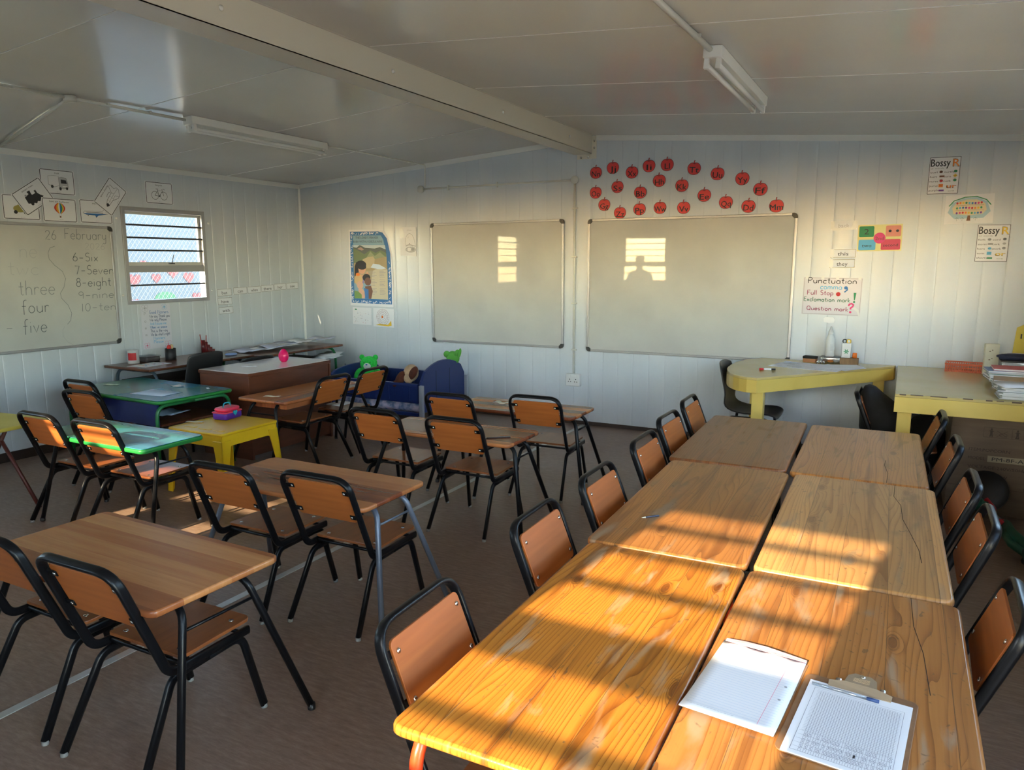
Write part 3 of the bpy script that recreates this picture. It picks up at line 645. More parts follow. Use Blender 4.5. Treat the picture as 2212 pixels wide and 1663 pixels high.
for p, ax, lb in (((-4.572, 2.93, cz(-4.572, 0)), Vector((0, 0, -1)), 'round white junction box on the left ceiling where three conduits meet'),
                  ((-4.552, Y1, 2.316), Vector((0, -1, 0)), 'round white junction box at the left end of the front wall conduit'),
                  ((-2.817, Y1, 2.323), Vector((0, -1, 0)), 'round white junction box above the gap between the whiteboards')):
    o = MB().m(M_COND).lathe([(.036, .0015), (.036, .030), (.032, .036), (.0005, .037)], 20, p, axis=ax).build('junction_box', None); tag(o, lb, 'junction box')
t = thing('wall_socket', (-2.802, Y1, .437), 0, 'white double plug socket on the front wall below the conduit', 'socket')
MB().m(mat('socket_white', (.74, .74, .72), .35)).b2((-.073, -.045, -.06), (.073, -.001, .06)).build('socket_box', None, t, bevel=.006)
mb = MB().m(K)
for sx in (-.032, .032):
    for dx, dz, r in ((0, .012, .0055), (-.012, -.012, .0045), (.012, -.012, .0045)): mb.lathe([(r, 0), (r, .0008)], 10, (sx+dx, -.0452, dz-.005), axis=Vector((0, -1, 0)))
mb.build('socket_holes', None, t)
for sx in (-.032, .032): MB().m(M_TRIMW).box((sx, -.047, .040), (.018, .006, .026)).build('switch', None, t, bevel=.002)

# ------------------------------------------------------------------ whiteboards
M_CAP = mat('board_corner', (.03, .03, .03), .4)
def whiteboard(w, h, label):
    t = thing('whiteboard', (0, 0, 0), 0, label, 'whiteboard')
    MB().m(M_WHITEB).b2((.01, .01, 0), (w-.01, h-.01, .012)).build('board_surface', None, t)
    mb = MB().m(M_ALU)
    for q in ((.03, -.004, w-.03, .018), (.03, h-.018, w-.03, h+.004), (-.004, .03, .018, h-.03), (w-.018, .03, w+.004, h-.03)): mb.b2((q[0], q[1], 0), (q[2], q[3], .020))
    mb.build('frame', None, t, bevel=.004)
    for cx, cy, a in ((0, 0, 180), (w, 0, 270), (w, h, 0), (0, h, 90)):
        sx = 1 if cx == 0 else -1; sy = 1 if cy == 0 else -1
        P = [(cx+sx*.04, cy-sy*.005, 0), (cx+sx*.04, cy+sy*.020, 0), (cx+sx*.02, cy+sy*.04, 0), (cx-sx*.005, cy+sy*.04, 0), (cx-sx*.005, cy+sy*.022, 0), (cx, cy+sy*.008, 0), (cx+sx*.008, cy, 0), (cx+sx*.022, cy-sy*.005, 0)]
        MB().m(M_CAP).prism(P, (0, 0, .023)).build('corner_cap', None, t, bevel=.002)
    return t
t = whiteboard(1.51, 1.225, 'smaller blank whiteboard on the front wall left of the vertical conduit'); on_front(t, -4.43, .735, .004, .006)
t = whiteboard(1.835, 1.228, 'larger blank whiteboard on the front wall right of the vertical conduit'); on_front(t, -2.67, .728, .0015, .006)
t = whiteboard(1.50, 1.02, 'whiteboard on the left wall with handwritten numbers and the date'); on_left(t, 2.757, .862, -.004, .006)
M_MK = mat('marker_faint', (.17, .19, .20), .5); M_MK2 = mat('marker_fresh', (.05, .06, .075), .5); M_MK3 = mat('marker_wiped', (.40, .41, .41), .5)
W_ = .0045
BOARD3 = t
def bw(y, z): return ((y-2.757)/1.5, (z-.862)/1.02)
def hw(m, body, y, z, cap, width, wd=W_, sl=.05):
    a, b = bw(y, z); c = Card(1.5, 1.02, None, .013); c.hand(m, body, a, b, cap/1.02, wd, width=width/1.5, slant=sl); c.make('handwriting', 'handwriting', BOARD3)
hw(M_MK, '26', 3.675, 1.760, .075, .10); hw(M_MK, 'February', 3.835, 1.768, .085, .375); hw(M_MK3, '2026', 4.000, 1.685, .055, .19)
hw(M_MK3, 'ne', 3.46, 1.61, .13, .15); hw(M_MK3, 'twc', 3.36, 1.475, .11, .25); hw(M_MK, 'three', 3.425, 1.315, .115, .30)
hw(M_MK2, 'four', 3.435, 1.172, .105, .225); hw(M_MK2, 'five', 3.43, 1.012, .11, .20); hw(M_MK, '-', 3.30, 1.02, .10, .07)
hw(M_MK2, '6-Six', 3.885, 1.585, .07, .235); hw(M_MK2, '7-Seven', 3.895, 1.475, .075, .36); hw(M_MK2, '8-eight', 3.895, 1.372, .075, .325)
hw(M_MK, '9-nine', 3.905, 1.268, .065, .335); hw(M_MK, '10-ten', 3.925, 1.160, .07, .325)
c = Card(1.5, 1.02, None, .013); c.line(M_MK, [bw(*p) for p in ((3.745, 1.705), (3.705, 1.69), (3.685, 1.65), (3.69, 1.60), (3.73, 1.55), (3.79, 1.50), (3.81, 1.44), (3.79, 1.37), (3.755, 1.32), (3.76, 1.28), (3.81, 1.22), (3.835, 1.15), (3.82, 1.09), (3.79, 1.06))], .0035); c.make('handwriting', 'handwriting', t)
c = Card(1.5, 1.02, None, .013); c.line(M_MK3, [bw(*p) for p in ((3.765, 1.045), (3.745, 1.01), (3.745, .96), (3.78, .91), (3.84, .87))], .0035)
o = c.make('handwriting', 'handwriting', t)
for w_, seeds in (('a', 0), ):
    pass
M_TAPE = mat('clear_tape', (.66, .68, .69), .25, spec=.5)
# ================================================================== wall cards and posters
def flash(title, fn, tw, w=.285, h=.20, tx=.5, base=None):
    c = Card(w, h, base or M_PAPER); 
    for wd in (.0048,):
        R_ = [(.05, .03), (.95, .03), (.972, .06), (.972, .94), (.95, .972), (.05, .972), (.028, .94), (.028, .06), (.05, .03)]; c.line(K, R_, wd)
    c.text(K, title, tx, .86, .07, tw)
    c.oval(GRY, .48, .10, .012, .007); c.line(GRY, ((.50, .10), (.58, .10)), .0015)
    fn(c); return c.make('picture_card', 'drawing')
def f_truck(c):
    c.poly(WH, ((.24, .38), (.24, .72), (.40, .76), (.54, .74), (.54, .36), (.40, .30))); c.line(K, ((.24, .38), (.24, .72), (.40, .76), (.54, .74), (.54, .36), (.40, .30), (.24, .38)), .002)
    c.poly(LGR, ((.54, .30), (.54, .68), (.62, .72), (.76, .68), (.80, .48), (.80, .30), (.66, .24))); c.poly(K, ((.60, .46), (.60, .62), (.75, .60), (.77, .46)))
    c.line(K, ((.54, .30), (.54, .68), (.62, .72), (.76, .68), (.80, .48), (.80, .30), (.66, .24), (.54, .30)), .002)
    for x, y in ((.34, .31), (.57, .24), (.76, .27)): c.oval(K, x, y, .035, .045)
    c.rect(WH, .64, .32, .78, .36)
def f_train(c):
    c.poly(K, ((.26, .36), (.28, .62), (.44, .66), (.52, .56), (.66, .56), (.72, .40), (.78, .30), (.60, .24), (.40, .26))); c.poly(K, ((.44, .6), (.42, .76), (.52, .76), (.50, .58)))
    c.poly(K, ((.62, .5), (.62, .66), (.68, .66), (.67, .5)))
    for x in (.36, .48, .60, .70): c.oval(K, x, .27, .045)
    c.oval(GRY, .33, .66, .03)
def f_balloon(c):
    cs = (RED, ORG, YEL, WH, BLU, GRN, YEL, RED)
    for k, m in enumerate(cs):
        a0, a1 = -1+2*k/8, -1+2*(k+1)/8; P = []
        for t in [x/8 for x in range(9)]: P.append((.5+.16*a0*math.sin(PI*(.12+.80*t)), .80-.44*t))
        Q = []
        for t in [x/8 for x in range(9)]: Q.append((.5+.16*a1*math.sin(PI*(.12+.80*t)), .80-.44*t))
        c.poly(m, P+Q[::-1])
    for x in (.455, .545): c.line(K, ((x, .36), (.49 if x < .5 else .51, .24)), .001)
    c.rect(BRN, .478, .18, .522, .25)
def f_plane(c):
    c.poly(WH, ((.10, .42), (.14, .50), (.70, .54), (.80, .64), (.84, .64), (.80, .50), (.90, .47), (.86, .42), (.55, .34), (.20, .36))); c.poly(BLU, ((.11, .42), (.20, .36), (.55, .34), (.86, .42), (.60, .42)))
    c.line(K, ((.10, .42), (.14, .50), (.70, .54), (.80, .64), (.84, .64), (.80, .50), (.90, .47), (.86, .42), (.55, .34), (.20, .36), (.10, .42)), .0018)
    c.poly(BLU, ((.45, .42), (.62, .40), (.52, .28), (.48, .28))); c.rect(K, .20, .45, .72, .47)
    c.oval(K, .25, .32, .014); c.oval(K, .50, .27, .014)
def f_shuttle(c):
    P = ((.16, .40), (.22, .48), (.34, .54), (.62, .56), (.72, .80), (.80, .80), (.78, .56), (.86, .50), (.86, .36), (.70, .18), (.62, .18), (.44, .33), (.22, .34))
    c.poly(WH, P); c.line(K, P+(P[0],), .0028); c.poly(K, ((.16, .40), (.22, .48), (.28, .46), (.26, .34), (.22, .34))); c.line(K, ((.30, .42), (.62, .44), (.86, .43)), .0018)
    c.line(K, ((.62, .56), (.64, .46)), .002); c.line(K, ((.44, .33), (.62, .36), (.70, .18)), .0022); c.line(K, ((.36, .54), (.36, .36)), .0014); c.line(K, ((.50, .55), (.50, .35)), .0014); c.line(K, ((.40, .62), (.46, .66), (.58, .66), (.60, .60)), .003)
def f_bike(c):
    for x in (.34, .66): c.ring(K, x, .38, .125, .0032)
    for P in (((.34, .38), (.44, .60), (.62, .62), (.50, .36), (.34, .38)), ((.44, .60), (.50, .36)), ((.66, .38), (.60, .68), (.66, .70), (.70, .66)), ((.38, .68), (.47, .68)), ((.43, .68), (.45, .58))): c.line(K, P, .0035)
    c.oval(K, .50, .36, .025)
def f_car(c):
    c.oval(ink('olive', (.34, .30, .08)), .46, .44, .18, .10); c.oval(ink('olive', (0, 0, 0)), .50, .56, .10, .08)
    for x in (.34, .60): c.oval(K, x, .30, .05)
for args, tw, y, z, ang, lb, w, h, off in (
    (('green vehicle', f_car), .3, 3.383, 1.905, .0, 'picture card of an olive vehicle under the steam train card', .285, .19, .002),
    (('truck', f_truck), .14, 3.688, 2.122, .0, 'picture card of a white truck, highest card left of the window', .288, .198, .004),
    (('airplane', f_plane), .2, 3.997, 1.903, .0, 'picture card of an airplane, half covered by the tilted shuttle card', .292, .195, .004),
    (('steam train', f_train), .40, 3.562, 1.933, .60, 'tilted picture card of a black steam train', .275, .196, .008),
    (('hot air balloon', f_balloon), .56, 3.683, 1.90, .0, 'picture card of a striped hot air balloon', .285, .19, .011),
    (('space shuttle', f_shuttle), .46, 4.283, 1.967, .93, 'tilted picture card of a white space shuttle beside the window', .280, .198, .008),
    (('bicycle', f_bike), .24, 4.636, 2.108, .0, 'picture card of a black bicycle above the louvred window', .292, .198, .004)):
    o = flash(*args, tw, w, h); tag(o, lb+' on the left wall', 'card', None); on_left(o, y, z, ang, off)
for body, y, z, ang in (('but', 5.372, 1.222, .02), ('can', 5.581, 1.232, .03), ('when', 5.775, 1.236, .03), ('there', 5.965, 1.246, .03), ('her', 6.155, 1.256, .03), ('see', 6.345, 1.262, .03), ('have', 5.371, 1.133, .01), ('with', 5.378, 1.038, .02)):
    w, h = (.186, .074); c = Card(w, h, M_PAPER); c.frame(ink('frame_brown', (.16, .14, .12)), .003, .01); c.text(K, body, .5, .46, .44, .125*len(body)); o = c.make('word_card', 'lettering')
    tag(o, "small framed word card reading '%s' on the left wall right of the window" % body, 'card'); on_left(o, y, z, ang)
# poem
c = Card(.312, .415, mat('paper_lilac', (.70, .69, .76), .6))
for cx, cy, m, r in ((.14, .92, GRY, .12), (.80, .93, SKY, .09), (.14, .08, PNK, .10), (.86, .07, PNK, .13)):
    for k in range(4):
        a = PI/4+k*PI/2; c.ring(m, cx+r*.62*math.cos(a), cy+r*.62*math.sin(a)*.75, r*.42, .0016, 12, r*.34)
    c.oval(m, cx, cy, .02)
NAVY = ink('navy', (.02, .05, .16))
for i, (s_, m, w) in enumerate((('Good Manners', BLU, .66), ('We say Thank you', NAVY, .70), ('We say Please', NAVY, .58), ('And Excuse me', SKY, .56), ('When we sneeze', BLU, .58), ('This is the way', NAVY, .58), ("We do what's right", NAVY, .66), ('Manners', SKY, .4), ('Please', SKY, .34))):
    c.hand(m, s_, .28 if i < 7 else .36, .785-.083*i, .062 if i else .075, .0030, width=w)
for i, ch in enumerate('Poem'): c.hand(GRY, ch if i else 'P', .09, .76-.155*i, .07, .0026, width=.075)
o = c.make('poem_poster', 'handwriting'); tag(o, 'handwritten good manners poem on lilac paper under the window', 'poster'); on_left(o, 4.486, .768, -.01)

# alphabet apples
APP = [('Nn', -2.613, 2.384), ('Jj', -2.447, 2.416), ('Xx', -2.266, 2.367), ('Ii', -2.107, 2.412), ('Ll', -1.942, 2.412), ('Tt', -1.707, 2.371), ('Uu', -1.505, 2.317), ('Yy', -1.291, 2.260), ('Ff', -1.144, 2.171), ('Oo', -2.612, 2.206), ('Ss', -2.396, 2.242), ('Bb', -2.183, 2.187), ('Hh', -2.008, 2.279), ('Kk', -1.806, 2.230), ('Ee', -1.606, 2.137), ('Gg', -2.526, 2.093), ('Zz', -2.369, 2.013), ('Pp', -2.183, 2.038), ('Ww', -1.996, 2.047), ('Vv', -1.782, 2.039), ('Qq', -1.420, 2.071), ('Dd', -1.235, 2.036), ('Mm', -1.005, 2.027)]
M_APPLE = mat('apple_card', (.74, .045, .045), .4)
RR = random.Random(3)
for nm, x, z in APP:
    w = .116; P = []
    for k in range(36):
        a = 2*PI*k/36; r = .5*(1-.10*max(0, math.cos((a-PI/2)))**12-.05*max(0, math.cos(a+PI/2))**10); P.append((.5+r*math.cos(a)*(.98+.04*math.sin(a)), .46+r*.94*math.sin(a)))
    c = Card(w, w, M_APPLE, .0015, P); c.line(K, P+[P[0]], .0030); c.line(K, ((.49, .80), (.48, .95), (.52, 1.06)), .009); c.line(M_APPLE, ((.49, .82), (.485, .95), (.52, 1.04)), .0045)
    c.line(K, ((.36, .84), (.49, .79), (.62, .84)), .002)
    c.text(K, nm, .5, .37, .42, .40 if nm in ('Ii', 'Ll') else .52 if nm == 'Jj' else .70 if nm not in ('Ww', 'Mm') else .90)
    c.text(K, nm, .512, .374, .42, .40 if nm in ('Ii', 'Ll') else .52 if nm == 'Jj' else .70 if nm not in ('Ww', 'Mm') else .90)
    o = c.make('apple_cutout', 'letters'); tag(o, "red paper apple lettered '%s' above the larger whiteboard" % nm, 'apple cutout'); on_front(o, x-w/2, z-w/2, RR.uniform(-.06, .06))

# Lord's Prayer poster
w, h = .60, .835
c = Card(w, h, M_PAPER, .0015, ((0, 0), (1, 0), (1, .40), (.975, .70), (.90, .90), (.80, .985), (.70, 1), (0, 1)))
EDG = ink('border_blue', (.03, .16, .42))
c.poly(EDG, ((.03, .035), (.965, .035), (.965, .40), (.945, .69), (.875, .885), (.78, .96), (.69, .975), (.03, .975)))
RR = random.Random(5)
for i in range(150):
    t = RR.random()*4; e = RR.uniform(.05, .075)
    if t < 1: x, y = RR.uniform(.05, .93), e*.9
    elif t < 2: x, y = RR.uniform(.05, .68), 1-e*.95+.01
    elif t < 3: x, y = e+.0, RR.uniform(.05, .95)
    else: y = RR.uniform(.05, .62); x = 1-e-.01
    a = RR.uniform(0, 3); r = .022; c.line(WH, ((x-r*math.cos(a), y-r*math.sin(a)*.7), (x+RR.uniform(-.01, .01), y), (x+r*math.cos(a), y+r*math.sin(a)*.7)), .005)
IN = ((.105, .095), (.885, .095), (.885, .40), (.865, .68), (.80, .87), (.745, .925), (.105, .925))
c.poly(ink('poster_sky', (.22, .38, .50)), IN)
c.poly(ink('poster_haze', (.50, .58, .60)), ((.105, .72), (.856, .72), (.835, .80), (.105, .80)))
c.poly(ink('mountain', (.10, .12, .11)), ((.105, .52), (.105, .775), (.18, .765), (.26, .80), (.30, .79), (.38, .765), (.60, .755), (.72, .775), (.80, .755), (.855, .745), (.875, .52)))
c.poly(ink('hill_pink', (.42, .28, .22)), ((.20, .75), (.28, .775), (.36, .74), (.30, .73)))
c.poly(ink('hill_green', (.14, .19, .09)), ((.105, .50), (.105, .76), (.22, .73), (.36, .68), (.50, .735), (.62, .70), (.74, .735), (.86, .70), (.877, .45)))
c.poly(ink('hill_light', (.26, .30, .16)), ((.40, .63), (.50, .72), (.60, .66), (.72, .71), (.84, .65), (.70, .62)))
c.poly(ink('field', (.38, .29, .14)), ((.105, .40), (.105, .56), (.40, .60), (.60, .62), (.868, .655), (.885, .40)))
c.poly(ink('ochre', (.50, .40, .22)), ((.30, .50), (.32, .615), (.44, .645), (.56, .655), (.60, .62), (.58, .54), (.48, .50)))
c.poly(ink('water', (.60, .68, .74)), ((.50, .51), (.56, .56), (.70, .55), (.86, .50), (.70, .485)))
c.poly(ink('parchment', (.55, .50, .36)), ((.46, .097), (.883, .097), (.884, .49), (.62, .49), (.52, .46)))
c.poly(ink('sand', (.40, .33, .20)), ((.105, .30), (.105, .45), (.55, .47), (.50, .30)))
c.text(K, "THE LORD'S PRAYER", .42, .895, .028, .52, slant=.08); c.text(K, 'BABA WETHU OSEZULWINI', .44, .845, .028, .66)
for col, x in ((0, .49), (1, .70)):
    for i in range(17):
        if i in (5, 11): continue
        y = .465-.019*i; c.line(GRY, [(x+k*.012, y+RR.uniform(-.0012, .0012)) for k in range(int(RR.uniform(9, 14)))], RR.uniform(.003, .0055))
HAIR = ink('hair_black', (.012, .010, .010)); BLN = ink('hair_fair', (.62, .44, .20)); SK2 = ink('skin_dark', (.16, .07, .045)); SK3 = ink('skin_light', (.66, .40, .28))
c.oval(HAIR, .28, .545, .12, .075); c.poly(HAIR, ((.17, .58), (.13, .52), (.12, .40), (.15, .34), (.21, .42), (.24, .52))); c.oval(SKN, .30, .485, .085, .085); c.poly(SKN, ((.24, .42), (.36, .40), (.42, .46), (.46, .42), (.44, .36), (.28, .36)))
c.oval(HAIR, .30, .515, .10, .05); c.poly(ink('shirt_lilac', (.25, .20, .40)), ((.22, .40), (.36, .38), (.34, .30), (.20, .30)))
c.oval(BLN, .215, .345, .095, .11); c.oval(ORG, .20, .415, .05, .03); c.oval(SK3, .245, .275, .075, .075); c.poly(SK3, ((.20, .22), (.30, .23), (.38, .16), (.34, .10), (.24, .10)))
c.poly(ink('shirt_green', (.16, .30, .08)), ((.107, .097), (.107, .20), (.20, .19), (.28, .15), (.28, .097)))
c.oval(HAIR, .40, .375, .09, .07); c.oval(SK2, .43, .325, .075, .075); c.poly(SK2, ((.36, .26), (.50, .27), (.54, .20), (.50, .097), (.40, .097))); c.poly(BLU, ((.34, .24), (.44, .22), (.44, .097), (.36, .097)))
o = c.make('prayer_poster', 'print'); tag(o, 'tall blue-bordered prayer poster with mountains and three praying children', 'poster'); on_front(o, -5.55, 1.088, -.012)
# two small worksheets below, bell sheet
c = Card(.262, .19, M_PAPER); RR = random.Random(9)
c.oval(GRN, .17, .88, .06, .03)
for i in range(26):
    x, y = RR.uniform(.12, .92), RR.uniform(.10, .82); m = RR.choice((K, GRY, BLU, RED, GRY)); 
    if RR.random() < .5: c.oval(m, x, y, RR.uniform(.010, .025), RR.uniform(.006, .014))
    else: c.line(m, ((x, y), (x+RR.uniform(-.07, .07), y+RR.uniform(-.08, .08))), .0018)
o = c.make('worksheet', 'print'); tag(o, 'white worksheet scattered with tiny drawings, left one under the prayer poster', 'worksheet'); on_front(o, -5.525, .878, -.02)
c = Card(.285, .205, M_PAPER); c.poly(YEL, ((.10, .08), (.30, .16), (.70, .14), (.86, .36), (.88, .10), (.72, .05)))
for r in (.30, .235, .165, .095):
    c.ring(ink('wine', (.22, .05, .09)), .46, .54, r, .0022)
for k in range(20):
    a = 2*PI*k/20; c.line(ink('wine', (0, 0, 0)), ((.46+.17*math.cos(a), .54+.17*math.sin(a)*1.39), (.46+.30*math.cos(a), .54+.30*math.sin(a)*1.39)), .0012)
c.oval(ORG, .44, .54, .045, .05); c.oval(RED, .46, .52, .02); 
o = c.make('worksheet', 'print'); tag(o, 'white worksheet with a round spiral board game, right one under the prayer poster', 'worksheet'); on_front(o, -5.235, .862, -.02)
c = Card(.215, .305, M_PAPER, .0015, ((.02, .03), (.98, 0), (1, 1), (.12, 1), (.0, .96)))
c.text(GRY, 'Week 1', .60, .90, .028, .30); c.poly(M_TAPE, ((.02, .98), (.16, 1.0), (.30, .74), (.20, .62), (.02, .66)))
P = [(.36, .38), (.34, .52), (.38, .66), (.48, .76), (.60, .79), (.74, .75), (.84, .64), (.90, .50), (.94, .34)]
c.poly(WH, P); c.line(K, P, .0022); c.line(K, [(.36+.58*k/10, .38-.04*k/10+.035*math.sin(PI*k/10)) for k in range(11)], .0045); c.line(GRY, [(.35+.59*k/10, .34-.04*k/10+.035*math.sin(PI*k/10)) for k in range(11)], .002)
c.oval(LGR, .65, .235, .30, .13, 28, -.06); c.ring(K, .65, .235, .30, .0022, 28, .13); c.oval(WH, .56, .24, .11, .09); c.oval(GRY, .78, .24, .10, .07); c.oval(K, .58, .44, .02, .028); c.line(K, ((.52, .68), (.50, .62)), .002)
o = c.make('bell_drawing', 'drawing'); tag(o, 'white sheet with a pencil-shaded bell right of the prayer poster', 'poster'); on_front(o, -4.845, 1.628)

# right side of the front wall
def bossy(kind):
    c = Card(.205 if kind == 'ur' else .207, .272, M_PAPER); c.frame(K, .0035, .006)
    c.text(K, 'Bossy', .355, .85, .20, .62); c.text(K, 'Bossy', .366, .85, .20, .62)
    m = ORG if kind == 'ur' else YEL
    c.text(K, 'R', .86, .84, .215, .23); c.text(m, 'R', .855, .84, .19, .20); c.text(m, 'R', .86, .843, .19, .20)
    c.text(GRY, kind+' words', .27, .70, .042, .42)
    rows = (('curl', 'turtle'), ('hurt', 'turn'), ('nurse', 'curb'), ('purse', None), ('purple', None)) if kind == 'ur' else (('fork', 'cord'), ('storm', 'cork'), ('horn', 'stork'), ('torn', None), ('shorts', None))
    for i, (a, b) in enumerate(rows):
        y = .595-.122*i; c.text(K, a, .055, y, .05, .052*len(a)+.02, 'l')
        if b: c.text(K, b, .50, y, .05, .052*len(b)+.02, 'l')
    I = ((.40, .60), (.86, .61), (.44, .48), (.86, .49), (.43, .36), (.86, .37), (.43, .23), (.46, .10)) 
    cu = (BRN, GRN, BRN, YEL, RED, GRN, ORG, PUR) if kind == 'ur' else (GRY, GRY, GRY, LGR, SKY, GRY, SKY, GRN)
    for j, ((x, y), m) in enumerate(zip(I, cu)):
        if j == 3 and kind == 'ur': c.poly(m, ((x-.07, y), (x, y+.05), (x+.07, y), (x, y-.05)))
        elif j in (2, 7): c.rect(m, x-.08, y-.022, x+.08, y+.022)
        elif j == 6: c.rect(m, x-.07, y-.04, x+.07, y+.04)
        else: c.oval(m, x, y, .055, .045)
        c.line(K, ((x-.05, y), (x+.05, y+.01)), .0015)
    c.text(K, kind, .77, .215, .115, .32); c.text(YEL if kind == 'or' else ORG, kind, .768, .218, .095, .28); c.text(YEL if kind == 'or' else ORG, kind, .778, .22, .095, .28)
    c.text(K, 'words', .77, .085, .03, .2)
    return c.make('phonics_poster', 'print')
o = bossy('ur'); tag(o, "framed phonics poster 'Bossy R' with an orange R and ur words", 'poster'); on_front(o, .080, 2.070, -.01)
o = bossy('or'); tag(o, "framed phonics poster 'Bossy R' with a yellow R and or words", 'poster'); on_front(o, .432, 1.566, -.01)
c = Card(.312, .212, M_PAPER); c.poly(ink('pale_sky', (.40, .58, .66)), ((.06, .40), (.14, .72), (.35, .88), (.65, .90), (.86, .74), (.94, .40), (.80, .18), (.20, .18)))
c.poly(ink('cream', (.72, .62, .42)), ((.18, .35), (.15, .55), (.24, .74), (.45, .83), (.65, .82), (.82, .68), (.86, .46), (.78, .32), (.50, .28)))
c.line(GRN, ((.08, .62), (.18, .80), (.40, .91), (.64, .92), (.84, .80), (.94, .62)), .007)
for r_, y0 in enumerate((.71, .54, .37)):
    for k in range(9):
        x = .25+.062*k; c.oval((RED, ORG, YEL, GRN, SKY, BLU, PUR, PNK)[(k+r_*3) % 8], x, y0+.04*math.sin(k*.8)*(.3), .022, .026)
c.line(BRN, ((.22, .63), (.5, .64), (.8, .62)), .0015); c.line(BRN, ((.22, .46), (.5, .47), (.8, .45)), .0015); c.poly(BRN, ((.46, .10), (.48, .28), (.53, .28), (.54, .10)))
for x in (.26, .37, .64): c.line(K, ((x-.04, .16), (x, .22), (x+.04, .16)), .0015); c.line(K, ((x, .22), (x, .10)), .0012)
o = c.make('tree_picture', 'drawing'); tag(o, 'colourful picture of a tree full of round birds between the two phonics posters', 'poster'); on_front(o, .213, 1.845, .015)
c = Card(.315, .205, ink('card_yellow', (.72, .66, .30))); c.rrect(GRN, .03, .54, .37, .95, .03); c.rrect(ink('salmon', (.70, .26, .20)), .63, .54, .97, .95, .03); c.rrect(SKY, .03, .04, .42, .44, .03); c.rrect(ink('rose', (.62, .06, .12)), .54, .04, .97, .44, .03)
c.oval(PNK, .5, .49, .135); c.text(K, '2', .20, .745, .20, .11); c.text(K, 'two', .22, .22, .13, .22); c.text(K, 'second', .755, .22, .11, .33); c.text(BRN, '2nd', .5, .48, .13, .19); c.oval(K, .725, .75, .035, .030); c.oval(K, .89, .75, .035, .030)
o = c.make('number_card', 'print'); tag(o, "yellow number card showing '2', 'two' and '2nd' on coloured blocks", 'card'); on_front(o, -.375, 1.648, .01)
for body, x, z in (('back', -.578, 1.818), ('this', -.570, 1.597), ('they', -.572, 1.516)):
    c = Card(.192, .070, M_PAPER); 
    if body != 'back': c.frame(ink('frame_olive', (.25, .22, .10)), .003, .01)
    c.text(K if body != 'back' else GRY, body, .5, .46, .42, .42)
    c.poly(M_TAPE, ((0, .1), (.12, 0), (.16, .5), (.14, 1.0), (0, .95)))
    if body == 'back': c.poly(M_TAPE, ((.1, -.08), (.95, 0), (1.0, .25), (.1, .22))); c.poly(M_TAPE, ((.80, .2), (1.0, .2), (1.0, 1.0), (.84, .95)))
    o = c.make('word_card', 'lettering'); tag(o, "%s word card reading '%s' beside the number card on the front wall" % ('crumpled taped' if body == 'back' else 'small taped', body), 'card'); on_front(o, x, z, .01)
c = Card(.445, .305, mat('paper_lavender', (.56, .55, .62), .3)); c.frame(GRY, .003, .012)
c.hand(K, 'Punctuation', .08, .845, .15, .0055, width=.84); c.hand(SKY, 'comma', .30, .69, .14, .0055, width=.38); c.hand(ink('plum', (.28, .05, .12)), 'Full Stop', .08, .535, .12, .005, width=.46)
c.hand(ink('dark_green', (.04, .16, .10)), 'Exclamation mark', .03, .36, .11, .005, width=.80); c.hand(ink('plum', (0, 0, 0)), 'Question mark', .09, .12, .11, .005, width=.72)
c.oval(RED, .61, .565, .038); c.oval(BLU, .73, .735, .030); c.line(BLU, ((.752, .74), (.755, .68), (.71, .62)), .010); c.poly(GRN, ((.865, .61), (.91, .61), (.895, .42), (.878, .42))); c.oval(GRN, .885, .37, .018)
c.line(PNK, [(.80, .26), (.81, .31), (.85, .325), (.88, .29), (.865, .245), (.835, .21), (.835, .17)], .013); c.oval(PNK, .835, .10, .02)
for x in (.03, .30, .55, .92): c.poly(M_TAPE, ((x, .96), (x+.05, .94), (x+.06, 1.03), (x+.01, 1.03)))
c.poly(M_TAPE, ((.86, .20), (.94, .12), (.98, -.02), (1.0, .02), (.97, .16), (.90, .24)))
o = c.make('punctuation_poster', 'lettering'); tag(o, "handmade 'Punctuation' poster in marker pens right of the larger whiteboard", 'poster'); on_front(o, -.762, 1.138, -.012)
c = Card(.088, .052, mat('gloss_white', (.78, .79, .80), .15), .006, ((.06, .15), (.5, .0), (.95, .12), (1, .6), (.85, .95), (.2, 1), (0, .7)))
o = c.make('adhesive_pad', 'print'); tag(o, 'small glossy white adhesive pad below the punctuation poster', 'adhesive pad'); on_front(o, -.588, 1.070)
